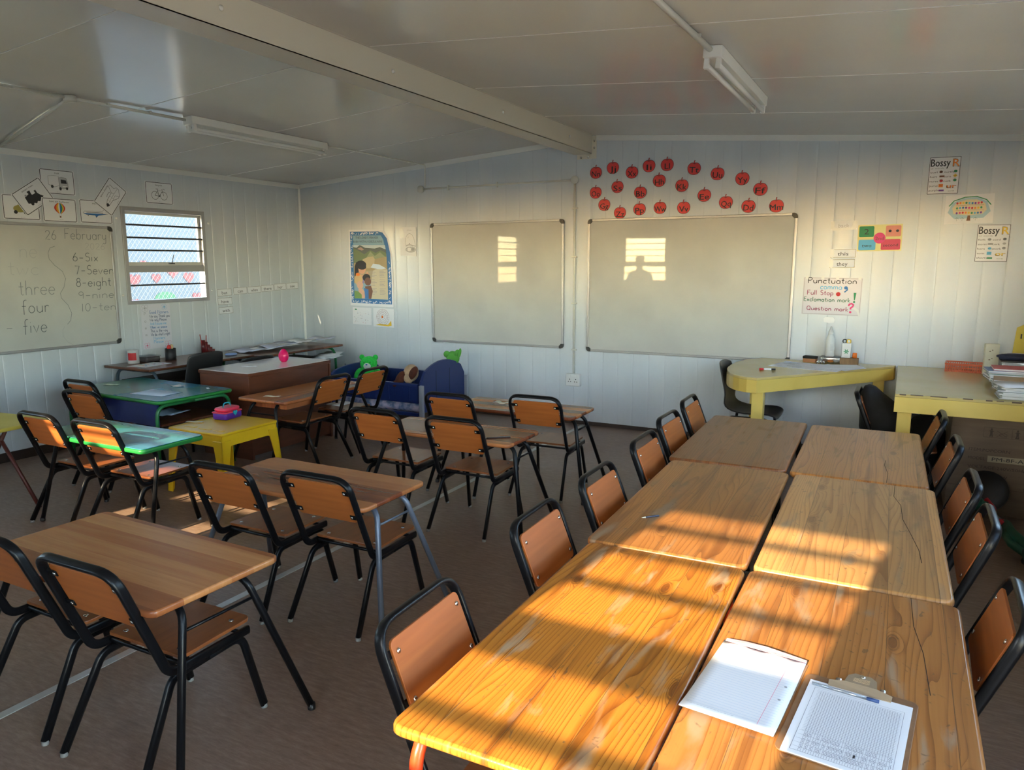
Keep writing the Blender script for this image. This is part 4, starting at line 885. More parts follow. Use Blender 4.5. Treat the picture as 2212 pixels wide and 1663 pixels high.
# ================================================================== chairs
def school_chair():
    r = thing('school_chair', (0, 0, 0), 0, '', 'chair')
    hw_, zt, yt = .182, .700, -.266
    yb, zb = -.115, .318
    p = [(-hw_, .205, zb), (-hw_, yb, zb), (-hw_, yt, zt), (hw_, yt, zt), (hw_, yb, zb), (hw_, .205, zb)]
    MB().m(M_BLACK).tube(p, .0155, .0085, n0=(0, 0, 1), fil=(.055, .075, .075, .055), seg=12, sq=2.8, fseg=7).build('frame', None, r)
    fr = r.children[0] if r.children else None
    fr = [o for o in bpy.data.objects if o.parent == r][0]
    d = Vector((0, yt-yb, zt-zb)).normalized(); nrm = Vector((0, d.z, -d.y))     # towards the sitter
    def bp(x, s, off): return Vector((x, yb, zb))+d*s+nrm*off
    # backrest panel
    w = .160; s0, s1 = .182, .368; P = []
    for sx, sy, a0 in ((1, 1, 0), (-1, 1, 90), (-1, -1, 180), (1, -1, 270)):
        for k in range(5):
            a = math.radians(a0+22.5*k); P.append((sx*(w-.018)+.018*math.cos(a), (s0+s1)/2+sy*((s1-s0)/2-.018)+.018*math.sin(a)))
    mb = MB().m(M_PLY); mb.prism([bp(x, s, .006) for x, s in P], nrm*.009)
    bk = mb.build('backrest', None, r, bevel=.0015)
    for x in (-1, 1):
        for s in (s0+.030, s1-.032):
            q = bp(x*(w-.004), s, .003); e = Matrix((Vector((1, 0, 0)), nrm, d)).transposed()
            MB().m(M_BLACK).box(q, (.052, .004, .022), e).build('bracket', None, fr, bevel=.003)
            mb = MB().m(M_CHROME)
            mb.lathe([(.0075, 0), (.0065, .003), (.0005, .004)], 10, bp(x*(w-.020), s, .015), axis=nrm)
            mb.lathe([(.0070, 0), (.0060, .003), (.0005, .004)], 10, bp(x*(w-.020), s, .001), axis=-nrm)
            mb.build('rivet', None, bk)
    # seat
    P = []
    for cx, cy, a0, rr in ((.170, .235, 0, .03), (-.170, .235, 90, .03), (-.178, -.062, 180, .012), (.178, -.062, 270, .012)):
        sx = 1 if cx > 0 else -1; sy = 1 if cy > 0 else -1
        for k in range(6):
            a = math.radians(a0+18*k); P.append((cx-sx*rr+rr*math.cos(a)+0, cy-sy*rr+rr*math.sin(a), .338))
    mb = MB().m(M_SEAT).prism(P, (0, 0, .012)); se = mb.build('seat', None, r, bevel=.002)
    for x in (-.13, .13):
        for y in (-.03, .18):
            MB().m(M_CHROME).lathe([(.0095, .0115), (.0075, .0135), (.0005, .0132)], 12, (x, y, .338)).build('screw', None, se)
    for y_ in (-.058, .17): MB().m(M_BLACK).tube([(-.168, y_, .322), (.168, y_, .322)], .007, seg=8).build('crossbar', None, r)
    for sx in (-1, 1):
        side = [(sx*.188, -.240, .012), (sx*.168, -.095, .292), (sx*.168, .185, .300), (sx*.188, .250, .012)]
        mid = (sx*.168, .045, .296)
        for pts, foot in (((side[0], side[1], mid), side[0]), ((side[3], side[2], mid), side[3])):
            lg = MB().m(M_BLACK).tube(pts, .0090, .0150, n0=(1, 0, 0), fil=.055, seg=10, sq=2.6, fseg=6).build('leg', None, r)
            MB().m(M_RUBBER).lathe([(.0110, 0), (.0120, .003), (.0110, .014)], 10, (foot[0], foot[1], 0)).build('foot_cap', None, lg)
    return r
proto = school_chair(); used = [False]
def chair(x, y, deg, label, group):
    o = proto if not used[0] else copy_tree(proto)
    used[0] = True; o.location = (x, y, 0); o.rotation_euler = (0, 0, math.radians(deg)); o['label'] = label; o['group'] = group
    return o
G1 = 'school chairs at the small desks'; G2 = 'school chairs around the long pine tables'
chair(-2.59, 1.490, 0, 'orange school chair at the nearest hardwood desk, cut off by the left image edge', G1)
chair(-2.105, 1.487, 1, 'orange school chair at the nearest hardwood desk, the right one', G1)
chair(-2.59, 2.425, 1, 'left orange school chair at the second hardwood desk from the camera', G1)
chair(-2.12, 2.505, 1, 'right orange school chair at the second hardwood desk from the camera', G1)
chair(-2.765, 3.72, 0, 'left orange school chair at the third hardwood desk, over the sunlit floor patch', G1)
chair(-2.21, 3.72, 1, 'right orange school chair at the third hardwood desk, beside the pencil', G1)
chair(-2.655, 4.37, 0, 'left orange school chair at the farthest hardwood desk under the smaller whiteboard', G1)
chair(-2.11, 4.55, 2, 'right orange school chair at the farthest hardwood desk under the smaller whiteboard', G1)
chair(-4.44, 2.72, 0, 'left orange school chair at the small green desk, its back narrowly sunlit', G1)
chair(-3.945, 2.735, 1, 'right orange school chair at the small green desk, its back broadly sunlit', G1)
chair(-4.97, 3.31, 3, 'orange school chair at the large green table, front one of the overlapping pair', G1)
chair(-5.40, 3.58, 0, 'orange school chair at the large green table, rear one of the overlapping pair', G1)
chair(-4.12, 4.385, 90, 'nearer orange school chair at the sideways hardwood desk by the teacher desk', G1)
chair(-4.12, 4.875, 90, 'orange school chair before the green teddy bear, at the sideways hardwood desk', G1)
for i, (x, y, d, lb) in enumerate(((-.810, 1.505, -88, 'nearest'), (-.849, 2.275, -89, 'second'), (-.847, 2.865, -90, 'third'), (-.862, 3.545, -90, 'fourth'), (-.905, 4.125, -91, 'fifth'), (-.935, 4.715, -89, 'farthest'))):
    chair(x, y, d, 'orange school chair on the left side of the long pine tables, %s from the camera' % lb, G2)
for i, (x, y, d, lb) in enumerate(((.062, 2.237, 89, 'nearest'), (.058, 2.950, 90, 'second'), (.042, 3.450, 91, 'third'), (.018, 4.150, 91, 'fourth'), (-.020, 4.850, 91, 'farthest'))):
    chair(x, y, d, 'orange school chair on the right side of the long pine tables, %s from the camera' % lb, G2)

# ================================================================== tables
def desk_legs(r, w, d, H, mt, rad=.0125, splay=(.09, .15), top=.13, th=.022, bar=True):
    """two inverted-U tube frames running the long way (x); each end bends down to a splayed leg"""
    zt = H-th-rad-.001
    for sy in (-1, 1):
        for sx in (-1, 1):
            P = [(0, sy*(d/2-top), zt), (sx*(w/2-.035), sy*(d/2-top), zt), (sx*(w/2-.035+splay[0]*1.4), sy*(d/2-top+splay[1]), .010)]
            lg = MB().m(mt).tube(P, rad, n0=(0, 1, 0), fil=.075, seg=12, fseg=7).build('leg', None, r)
            MB().m(M_BLKP).lathe([(rad+.0015, 0), (rad+.002, .004), (rad+.001, .022)], 12, (P[2][0], P[2][1], 0)).build('foot_cap', None, lg)
    if bar:
        for sx in (-1, 1):
            x = sx*(w/2-.020); f = .14
            MB().m(mt).tube([(x, -(d/2-top+splay[1]*f), zt-.075), (x, d/2-top+splay[1]*f, zt-.075)], .0055, seg=8).build('crossbar', None, r)
def desk(name, x, y, deg, w, d, H, top, legs, label, th=.022, group=None, cat='desk', splay=(.09, .15), edge=.006, r=.035, inset=.13):
    t = thing(name, (x, y, 0), math.radians(deg), label, cat, group)
    MB().m(top).slab(w, d, H-th, H, r, edge).build('tabletop', None, t)
    desk_legs(t, w, d, H, legs, th=th, splay=splay, top=inset)
    return t
GD = 'hardwood desks in the middle rows'
t = desk('school_desk', -2.35, 1.552, -1, .98, .50, .566, M_DESK2, M_BLACK, 'nearest hardwood school desk with a light striped top and black tube legs', group=GD, th=.024)
MB().m(M_DESK2).b2((-.30, .02, .521), (.36, .07, .541)).build('batten', None, t)
t = desk('school_desk', -2.385, 2.535, 0, .955, .455, .566, M_DESK, M_GREYT, 'second hardwood school desk from the camera, with blue-grey tube legs', group=GD)
t = desk('school_desk', -2.36, 3.740, 0, .95, .405, .566, M_DESK, M_BLACK, 'third hardwood school desk from the camera, with a pencil on top', group=GD)
MB().m(M_PLY).b2((.16, -.17, .511), (.24, -.10, .543)).build('batten', None, t)
t = desk('school_desk', -2.335, 4.570, .5, .95, .415, .566, M_DESK, M_BLACK, 'farthest hardwood school desk, standing before the smaller whiteboard', group=GD)
t = desk('school_desk', -4.18, 4.43, 90, 1.02, .49, .562, M_DESK, M_BLACK, 'hardwood school desk turned sideways beside the brown teacher desk')
MB().m(M_DESK).b2((-.45, -.20, .495), (-.15, .12, .539)).build('book_shelf', None, t)
# pine tables (long axis along y)
GP_ = 'pine tables pushed together in two rows'
def pine_table(x, y, deg, w, l, top, legs, label):
    t = thing('pine_table', (x, y, 0), math.radians(deg), label, 'table', GP_)
    MB().m(top).slab(w, l, .572, .60, .032, .009, seg=6).build('tabletop', None, t)
    zt = .572-.016
    for sx in (-1, 1):
        for sy in (-1, 1):
            P = [(sx*(w/2-.045), 0, zt), (sx*(w/2-.045), sy*(l/2-.045), zt), (sx*(w/2-.028), sy*(l/2-.012), .01)]
            lg = MB().m(legs).tube(P, .0155, n0=(1, 0, 0), fil=.085, seg=12, fseg=7).build('leg', None, t)
            MB().m(M_BLKP).lathe([(.017, 0), (.0175, .004), (.0165, .022)], 12, (P[2][0], P[2][1], 0)).build('foot_cap', None, lg)
        
    return t
pine_table(-.648, 1.745, .6, .535, 1.180, M_PINE, M_REDT, 'sunlit orange pine table nearest the camera on the left, with red tube legs')
pine_table(-.083, 1.755, .3, .580, 1.190, M_PINE2, M_BLACK, 'worn pine table nearest the camera on the right, carrying the clipboard')
pine_table(-.680, 2.950, 1.3, .552, 1.205, M_PINE2, M_BLACK, 'middle pine table of the left row, with a short pencil on it')
pine_table(-.100, 2.965, 1.0, .565, 1.200, M_PINE3, M_BLACK, 'middle pine table of the right row, pale with a long dark crack')
pine_table(-.735, 4.165, 1.6, .560, 1.165, M_PINE4, M_BLACK, 'farthest pine table of the left row, dark brown')
pine_table(-.146, 4.155, 1.2, .576, 1.150, M_PINE2, M_BLACK, 'farthest pine table of the right row, grey and worn')
# crack lines in the right row tables are thin grooves of the board
PT = [o for o in bpy.data.objects if o.name.startswith('pine_table') and o.parent is None]
for o_, pts, wd in ((PT[3], ((.13, .60), (.125, .42), (.15, .30), (.155, .12), (.18, -.05), (.20, -.20), (.205, -.32)), .0022), (PT[5], ((.12, -.57), (.125, -.40), (.11, -.25), (.115, -.15)), .002), (PT[1], ((.165, .59), (.17, .40), (.19, .25), (.20, .05)), .0018)):
    c = Card(1, 1, None, .6003); c.line(mat('crack', (.03, .015, .008), .9), pts, wd); c.make('crack', 'crack', o_)
# small objects on the pine tables
def pencil(x, y, z, ang, ln, mt, label, r=.0036):
    t = thing('pencil', (x, y, z+r), ang, label, 'pencil')
    MB().m(mt).tube([(-ln/2, 0, 0), (ln/2-.018, 0, 0)], r, seg=6).build('shaft', None, t)
    MB().m(M_PAPERC).lathe([(r, 0), (.0009, .014), (.0003, .018)], 6, (ln/2-.018, 0, 0), axis=Vector((1, 0, 0))).build('tip', None, t)
    return t
pencil(-.806, 2.665, .60, math.radians(226), .075, mat('pencil_blue', (.05, .06, .10), .4), 'short dark pencil lying on the middle pine table of the left row')
pencil(-2.03, 3.66, .566, math.radians(40+180), .16, mat('pencil_dark', (.03, .03, .035), .4), 'dark pencil lying on the third hardwood desk')
# lined sheets (notebook)
t = thing('lined_notebook', (-.262, 1.655, .6005), math.radians(-5.5), 'white lined notebook page with a torn pink edge, lying beside the clipboard', 'notebook')
M_PAPL = mat('paper_white', (.80, .81, .84), .55)
mb = MB().m(mat('notebook_cover', (.25, .14, .08), .6)); mb.b2((-.101, -.160, 0), (.104, .168, .0018)); mb.build('cover', None, t)
mb = MB().m(M_PAPL)
nx, ny = 8, 12; g = []
for j in range(ny+1):
    for i in range(nx+1):
        x = -.104+.203*i/nx; y = -.168+.345*j/ny; q = j/ny
        z = .004+.010*max(0, q-.8)*3*math.sin(i*.9)**2+.008*max(0, .12-q)*4; g.append(mb.bm.verts.new((x+.006*(1-q), y, z)))
for j in range(ny):
    for i in range(nx):
        a = j*(nx+1)+i; mb.face([g[a], g[a+1], g[a+nx+2], g[a+nx+1]], True)
pg = mb.build('page', None, t); md = pg.modifiers.new('s', 'SOLIDIFY'); md.thickness = .002; md.offset = -1
c = Card(.19, .30, None, .0062)
for i in range(26): c.line(mat('rule_line', (.45, .55, .70), .6), ((.02, .06+.034*i), (.98, .06+.034*i)), .0006)
c.line(PNK, ((.84, .03), (.84, .93)), .0007); c.line(K, ((.0, .955), (.4, .965), (.99, .955)), .0009)
for y in (.42, .62): c.oval(GRY, .93, y, .018)
RR = random.Random(2)
for k in range(14): x = .03+.04*k; c.line(LGR, ((x, .03+RR.uniform(-.004, .004)), (x+.025, .034+RR.uniform(-.004, .006))), .001)
o = c.make('ruling', 'ruling', t); o.location = (-.094, -.155, 0)
mb = MB().m(mat('pink_edge', (.70, .32, .36), .6)); P = [(-.098, .176, .009), (-.05, .183, .010), (0, .181, .012), (.05, .178, .010), (.099, .174, .008), (.099, .164, .008), (-.098, .164, .008)]
mb.prism(P, (0, 0, .0012)); mb.build('torn_edge', None, t)
# clipboard with register
t = thing('clipboard', (-.038, 1.600, .6005), math.radians(-2), 'brown clipboard with a metal clip holding a printed register grid', 'clipboard')
t.rotation_euler.z = math.radians(-5)
M_HARD = noisy('hardboard', (.26, .14, .07), (.20, .10, .05), (30, 30, 30), 1, .35, 4)
MB().m(M_HARD).slab(.235, .330, 0, .0035, .018, .001).build('board', None, t)
M_CLIP = mat('clip_metal', (.42, .33, .23), .38, metal=.5)
mb = MB().m(M_CLIP); mb.prism([(-.065, .128, .006), (.065, .128, .006), (.066, .142, .012), (.034, .148, .016), (.030, .180, .016), (.017, .194, .016), (-.017, .194, .016), (-.030, .180, .016), (-.034, .148, .016), (-.066, .142, .012)], (0, 0, .0018))
for k in range(4): mb.b2((-.017, .158+.005*k, .0178), (.017, .1595+.005*k, .0188))
cl = mb.build('clip', None, t)
MB().m(M_CHROME).lathe([(.006, 0), (.006, .0015), (.0005, .0016)], 14, (0, .185, .0176)).build('clip_rivet', None, cl)
for sx in (-1, 1): MB().m(M_CHROME).lathe([(.0075, -.006), (.0085, 0), (.0075, .006)], 12, (sx*.046, .152, .010), axis=Vector((1, 0, 0))).build('spring_end', None, cl)
MB().m(M_PAPL).b2((-.104, -.165, .0037), (.108, .134, .0062)).build('register_sheet', None, t)
c = Card(.19, .27, None, .0064); G_ = mat('grid_line', (.16, .17, .22), .6)
c.line(G_, ((.02, .02), (.98, .02), (.98, .97), (.02, .97), (.02, .02)), .0008)
for i in range(34): x = .10+.0255*i; c.line(G_, ((x, .02), (x, .93)), .0005)
for i in range(30): y = .30+.0217*i; c.line(G_, ((.06, y), (.96, y)), .0005)
for i in range(5): y = .06+.055*i; c.line(G_, ((.04, y), (.96, y)), .0005)
RR = random.Random(4)
for i in range(34):
    x = .105+.0255*i
    for y in (.05, .13, .21):
        if RR.random() < .8: c.line(G_, ((x+.008, y+RR.uniform(-.01, .01)), (x+.014, y+.02), (x+.006, y+.04), (x+.015, y+.055)), .0008)
c.line(K, ((.62, .12), (.62, .16)), .004)
o = c.make('register_print', 'register_print', t); o.location = (-.092, -.158, 0)
pn = thing('ballpoint_pen', (-.07, 1.716, .610), math.radians(-5), 'clear ballpoint pen tucked under the clip of the clipboard', 'pen')
MB().m(M_CLEAR).tube([(-.055, 0, 0), (.060, 0, 0)], .0035, seg=8).build('barrel', None, pn)
MB().m(ink('navy', (0, 0, 0))).tube([(.060, 0, 0), (.085, 0, 0)], .004, seg=8).build('cap', None, pn)

# ================================================================== green furniture, left
M_GTOP = noisy('green_blue_top', (.020, .17, .10), (.05, .22, .36), (2.2, 3.0, 1), 1, .25, 5, lo=.40, hi=.60)  # blue patches: painted-in sky reflection on the large table, pattern on the small desk
M_GEDGE = mat('green_edge', (.015, .20, .04), .4)
t = thing('green_table', (-5.175, 3.735, 0), math.radians(-2), 'large green painted table with a blue side panel and open shelf', 'table')
MB().m(M_GEDGE).slab(1.17, .66, .572, .597, .05, .008).build('table_edge', None, t)
MB().m(M_GTOP).slab(1.15, .64, .5972, .600, .045, .001).build('tabletop', None, t)
mb = MB().m(mat('blue_panel', (.012, .022, .13), .4)); mb.b2((-.46, -.285, .40), (.50, -.270, .571)); mb.build('side_panel', None, t)
mb = MB().m(M_DESKD); mb.b2((-.46, -.27, .40), (.52, .30, .415)); mb.build('shelf', None, t)
MB().m(M_BASE).b2((-.475, -.285, .38), (-.46, .30, .571)).b2((-.46, .288, .40), (.50, .30, .571)).build('back_panel', None, t)
for sx in (-1, 1):
    for sy in (-1, 1):
        P = [(sx*.535, 0, .557), (sx*.535, sy*.31, .557), (sx*.535, sy*.325, .01)]
        lg = MB().m(M_GREENT).tube(P, .0135, n0=(1, 0, 0), fil=.09, seg=12, fseg=7).build('leg', None, t)
def paper(x, y, z, deg, w, l, mt, label, pts=None, cat='paper', name='paper_slip', curl=.004):
    mb = MB().m(mt); n = 6; A, Bv = [], []
    for i in range(n+1):
        q = i/n; zz = .0008+curl*abs(math.sin(q*PI*1.5+.4)); A.append(mb.bm.verts.new((w*(q-.5), -l/2, zz))); Bv.append(mb.bm.verts.new((w*(q-.5)+(.01 if pts else 0), l/2, zz+curl*.3)))
    for i in range(n): mb.face([A[i], A[i+1], Bv[i+1], Bv[i]], True)
    o = mb.build(name, None, None, (x, y, z), (0, 0, math.radians(deg))); md = o.modifiers.new('s', 'SOLIDIFY'); md.thickness = .0006; md.offset = 1
    return tag(o, label, cat)
paper(-5.58, 3.70, .6, 20, .125, .035, mat('slip_green', (.60, .64, .48), .6), 'narrow pale green paper slip at the left end of the large green table')
paper(-5.05, 3.90, .6, -10, .10, .07, M_PAPER, 'small white paper slip near the back of the large green table')
paper(-4.74, 3.93, .6, -30, .08, .02, M_PAPER, 'tiny white paper strip at the far right corner of the large green table')
paper(-4.93, 3.62, .6, 5, .32, .20, mat('paper_bluish', (.50, .62, .78), .6), 'pale bluish sheet near the front right corner of the large green table', curl=.001)
paper(-4.95, 3.72, .4165, 8, .26, .20, mat('paper_bluish', (0, 0, 0)), 'crumpled bluish paper lying on the shelf of the large green table', curl=.02)
t = desk('green_desk', -4.095, 2.735, 0, .985, .415, .566, M_GTOP, M_BLACK, 'small green and blue painted school desk with sun streaks', th=.0, splay=(.035, .12), inset=.12)
[o for o in t.children if o.name.startswith('tabletop')][0].location = (0, 0, .0)
for o in list(t.children):
    if o.name.startswith('tabletop'): bpy.data.objects.remove(o)
MB().m(M_GTOP).slab(.975, .405, .562, .566, .03, .001).build('tabletop', None, t)
MB().m(M_GEDGE).slab(.985, .415, .536, .5615, .035, .006).build('table_edge', None, t)
for o in t.children:
    if o.name.startswith(('leg', 'crossbar')): o.location.z = -.0; o.scale = (1, 1, .955)
# folding yellow table at the left edge
t = thing('folding_table', (-5.12, 2.42, 0), math.radians(6), 'yellow-topped table with crossed dark red legs at the left image edge', 'table')
M_YTOP = noisy('yellow_top', (.55, .48, .10), (.50, .42, .07), (5, 5, 5), 1, .5, 5)
MB().m(M_YTOP).slab(.90, .50, .578, .600, .02, .004).build('tabletop', None, t)
M_RUST = mat('rust_red', (.10, .022, .015), .45)
for sy in (-1, 1):
    for sx in (-1, 1):
        MB().m(M_RUST).tube([(sx*.32, sy*.20, .565), (-sx*.02+sx*.12*0+sx*.34*-1*.0+(.16 if sx < 0 else -.16)*-1*0+sx*-.30+(.42 if sx < 0 else -.0)*0, sy*.22, .01)] if 0 else [(-sx*.10, sy*.20, .565), (sx*.30, sy*.20, .01)], .012, seg=10).build('leg', None, t)
# yellow plastic table
M_YEL = noisy('yellow_plastic', (.74, .46, .008), (.68, .40, .006), (6, 6, 6), 1, .38, 4)
t = thing('plastic_table', (-4.165, 3.565, 0), math.radians(1), 'yellow moulded plastic table carrying the pink lunch box', 'table')
mb = MB().m(M_YEL).slab(.52, .52, .435, .455, .03, .006)
for sx in (-1, 1): mb.slab(.05, .40, .455, .459, .01, .002, cx=sx*.215) if False else None
for k in range(4):                                       # aprons with rounded corners running into the legs
    R_ = Matrix.Rotation(k*PI/2, 3, 'Z'); h0, z1 = .25, .437
    P = [(-.25, z1), (-.25, .36), (-.205, .30)]
    P += [(-.205+.05*(1-math.cos(a)), .30+.06*math.sin(a)) for a in [x*PI/12 for x in range(1, 7)]]
    P += [(-x, z) for x, z in P[::-1]]
    mb.prism([R_@Vector((x, -.245-(z1-z)*.06, z)) for x, z in P], R_@Vector((0, .010, 0)))
for a, b in (((-.17, -.19), (-.07, -.16)), ((-.02, -.2), (.08, -.17)), ((.12, -.2), (.2, -.17))): mb.b2((a[0], a[1], .4545), (b[0], b[1], .459))
mb.build('tabletop', None, t, bevel=.003)
for sx in (-1, 1):
    for sy in (-1, 1):
        mb = MB().m(M_YEL)
        def q(u, v, z): return (sx*(.25-u+(.437-z)*.06), sy*(.25-v+(.437-z)*.06), z)
        for ax in (0, 1):
            w1, w0 = .085, .048; lo, hi = .004, .40; e = .011
            P = [q(0, 0, lo), q(w0, 0, lo), q(w1*.62, 0, .20), q(w1, 0, hi), q(0, 0, hi)]
            if ax: P = [(p_[0], p_[1], p_[2]) for p_ in (q(0, 0, lo), q(0, w0, lo), q(0, w1*.62, .20), q(0, w1, hi), q(0, 0, hi))]
            mb.prism(P, (0, -sy*e, 0) if not ax else (-sx*e, 0, 0))
        mb.build('leg', None, t, bevel=.003)
# lunch box
t = thing('lunch_box', (-4.285, 3.705, .457), math.radians(98), 'small pink and purple lunch box with a turquoise handle', 'lunch box')
MB().m(mat('box_purple', (.09, .02, .28), .35)).slab(.175, .125, 0, .048, .02, .008).build('box_base', None, t)
MB().m(mat('box_pink', (.78, .045, .11), .35)).slab(.185, .135, .046, .056, .022, .003).slab(.165, .115, .055, .084, .03, .012).build('lid', None, t)
M_TURQ = mat('turquoise', (.02, .38, .50), .35)
MB().m(M_TURQ).tube([(-.04, 0, .083), (-.028, 0, .112), (.028, 0, .112), (.04, 0, .083)], .0045, fil=.02, seg=8).build('handle', None, t)
c = Card(.04, .04, None, 0); P = []
for k in range(24):
    a = 2*PI*k/24; P.append((.5+.5*math.sin(a)**3, .5+.5*(13*math.cos(a)-5*math.cos(2*a)-2*math.cos(3*a)-math.cos(4*a))/16))
MB().m(M_TURQ).prism([((x-.5)*.042, -.0675, .046+(y-.5)*.042) for x, y in P], (0, -.006, 0)).build('heart_latch', None, t)
paper(-4.37, 3.49, .457, 20, .13, .03, M_PAPERC, 'narrow cream paper strip on the yellow plastic table')
paper(-4.20, 4.06, .562, 15, .13, .04, M_PAPERC, 'cream paper slip on the sideways hardwood desk')
paper(-2.50, 4.58, .566, 10, .13, .05, M_PAPERC, 'folded cream paper slip on the farthest hardwood desk', curl=.015)
paper(-4.30, 4.93, .351, 90, .20, .17, M_PAPER, 'white worksheet lying on the seat of the chair before the teddy bear', curl=.002)

# ================================================================== teacher desk, wall desks, black chairs
M_MEL = mat('melamine_white', (.74, .70, .72), .16, spec=.6)
M_VEN = noisy('mahogany_veneer', (.13, .042, .022), (.085, .028, .016), (4, 4, 22), 1, .30, 5)
t = thing('teacher_desk', (-4.82, 4.625, 0), 0, 'large brown teacher desk with a glossy white top and tall side panels', 'desk')
MB().m(M_VEN).b2((-.285, -.48, .672), (.285, .48, .70)).build('top_edge', None, t, bevel=.002)
MB().m(M_MEL).b2((-.278, -.473, .7002), (.278, .473, .7035)).build('desktop', None, t)
MB().m(M_VEN).b2((.255, -.455, .03), (.272, .455, .671)).build('modesty_panel', None, t)
MB().m(M_VEN).b2((-.272, -.475, .0), (.284, -.455, .671)).build('side_panel', None, t)
MB().m(M_VEN).b2((-.272, .455, .0), (.284, .475, .671)).build('side_panel', None, t)
o = MB().m(mat('egg_pink', (.80, .012, .14), .18, spec=.6)).lathe([(.002, 0), (.022, .002), (.036, .018), (.044, .045), (.043, .066), (.034, .090), (.020, .108), (.006, .116), (.0005, .117)], 24, (0, 0, 0)).build('toy_egg', None, None, (-4.80, 4.80, .7036))
tag(o, 'shiny pink plastic egg standing on the white teacher desk', 'toy egg')
paper(-4.83, 4.43, .7036, 20, .14, .035, M_PAPER, 'small white paper slip on the white top of the teacher desk')
def walldesk(x0, x1, y0, y1, H, label, legm):
    t = thing('wall_desk', ((x0+x1)/2, (y0+y1)/2, 0), 0, label, 'desk')
    w, l = x1-x0, y1-y0
    MB().m(M_DESKD).slab(w, l, H-.022, H, .012, .004).build('tabletop', None, t)
    for sx in (-1, 1):
        for sy in (-1, 1):
            P = [(0, sy*(l/2-.10), H-.037), (sx*(w/2-.04), sy*(l/2-.10), H-.037), (sx*(w/2-.03), sy*(l/2-.08), .01)]
            MB().m(legm).tube(P, .0135, n0=(0, 1, 0), fil=.10, seg=10, fseg=7).build('leg', None, t)
    MB().m(M_BASE).b2((-w/2+.06, -l/2+.12, H-.15), (w/2-.08, l/2-.12, H-.138)).build('under_shelf', None, t)
    return t
M_BLGR = mat('bluegrey_tube', (.07, .10, .13), .4, metal=.2)
walldesk(-6.21, -5.60, 4.06, 5.215, .675, 'dark wooden desk against the left wall under the window', M_BLGR)
walldesk(-6.21, -5.52, 5.235, 6.43, .665, 'dark wooden desk in the far left corner covered with papers', M_GREENT)
def black_chair(x, y, deg, label, H=.82, sh=.44, w=.42):
    t = thing('plastic_chair', (x, y, 0), math.radians(deg), label, 'chair')
    mb = MB().m(M_BLKP); nx_, ny_ = 10, 16; g = []                  # one-piece shell: seat curving into back
    prof = [(.21, sh-.035), (.19, sh-.008), (.12, sh+.0), (.02, sh-.010), (-.08, sh-.008), (-.155, sh+.015), (-.185, sh+.07), (-.20, sh+.14)]
    prof += [(-.20-.055*k, sh+.14+(H-sh-.14)*k) for k in (.25, .5, .75, .92, 1.0)]
    for j, (py, pz) in enumerate(prof):
        q = j/(len(prof)-1)
        for i in range(nx_+1):
            u = 2*i/nx_-1; ww = w/2*(1-.05*q); rr = 1.0
            if q > .93: rr = .84
            elif q > .85: rr = .96
            bx = ww*u*rr; dy = (.035*u*u if q > .5 else 0); dz = (.018*abs(u)**3 if q < .5 else -.02*abs(u)**4*(q > .93))
            g.append(mb.bm.verts.new((bx, py+dy, pz+dz)))
    for j in range(len(prof)-1):
        for i in range(nx_):
            a = j*(nx_+1)+i; mb.face([g[a], g[a+1], g[a+nx_+2], g[a+nx_+1]], True)
    o = mb.build('shell', None, t); md = o.modifiers.new('s', 'SOLIDIFY'); md.thickness = .012; md.offset = 0
    md = o.modifiers.new('sub', 'SUBSURF'); md.levels = 1; md.render_levels = 1
    for sx in (-1, 1):
        for sy, fy in ((1, .20), (-1, -.20)):
            MB().m(M_BLACK).tube([(sx*.15, 0, sh-.035), (sx*.16, sy*.14, sh-.035), (sx*.19, fy, .005)], .011, n0=(1, 0, 0), fil=.03, seg=8).build('leg', None, t)
    return t
black_chair(-5.39, 4.275, 95, 'black plastic chair tucked between the left wall desk and the green table', H=.83)
black_chair(-5.38, 4.85, 88, 'lower black plastic chair behind the teacher desk, mostly hidden', H=.735, sh=.40)
black_chair(-1.00, 5.93, -90, 'black plastic chair at the left end of the rounded yellow table', H=.80, sh=.42)
# things on the wall desks
t = thing('tin_can', (-6.10, 4.275, .6755), 0, 'white tin can with a torn red label on the left wall desk', 'tin')
MB().m(mat('tin_white', (.60, .60, .60), .4)).lathe([(.046, 0), (.048, .004), (.048, .112), (.050, .116), (.049, .120), (.045, .118), (.044, .010), (.0005, .009)], 24).build('can_body', None, t)
mb = MB().m(RED); 
for k in range(5):
    a0 = math.radians(-95+18*k); a1 = math.radians(-95+18*(k+1)); mb.face([mb.bm.verts.new((.0486*math.cos(a), .0486*math.sin(a), z)) for a, z in ((a0, .03), (a1, .03), (a1, .095), (a0, .095))])
mb.build('label_strip', None, t)
t = thing('food_container', (-6.09, 4.42, .6755), 0, 'low clear plastic container between the tin can and the black pencil pot', 'container')
MB().m(mat('dull_plastic', (.06, .055, .06), .25)).slab(.14, .15, 0, .045, .02, .006).build('container_body', None, t); MB().m(M_CLEAR).slab(.15, .16, .045, .055, .02, .003).build('lid', None, t)
t = thing('pencil_pot', (-6.02, 4.60, .6755), 0, 'black pencil pot with red and cream contents on the left wall desk', 'pot')
MB().m(mat('pot_black', (.012, .013, .016), .5)).lathe([(.046, 0), (.048, .003), (.048, .105), (.043, .105), (.043, .008), (.0005, .008)], 22).build('pot_body', None, t)
MB().m(mat('eraser_red', (.60, .02, .02), .5)).ell((.004, -.016, .115), (.014, .022, .025)).build('red_eraser', None, t); MB().m(mat('eraser_cream', (.62, .45, .24), .5)).ell((-.006, .020, .118), (.014, .018, .024)).build('cream_eraser', None, t)
c = Card(.21, .30, M_PAPER); RR = random.Random(6)
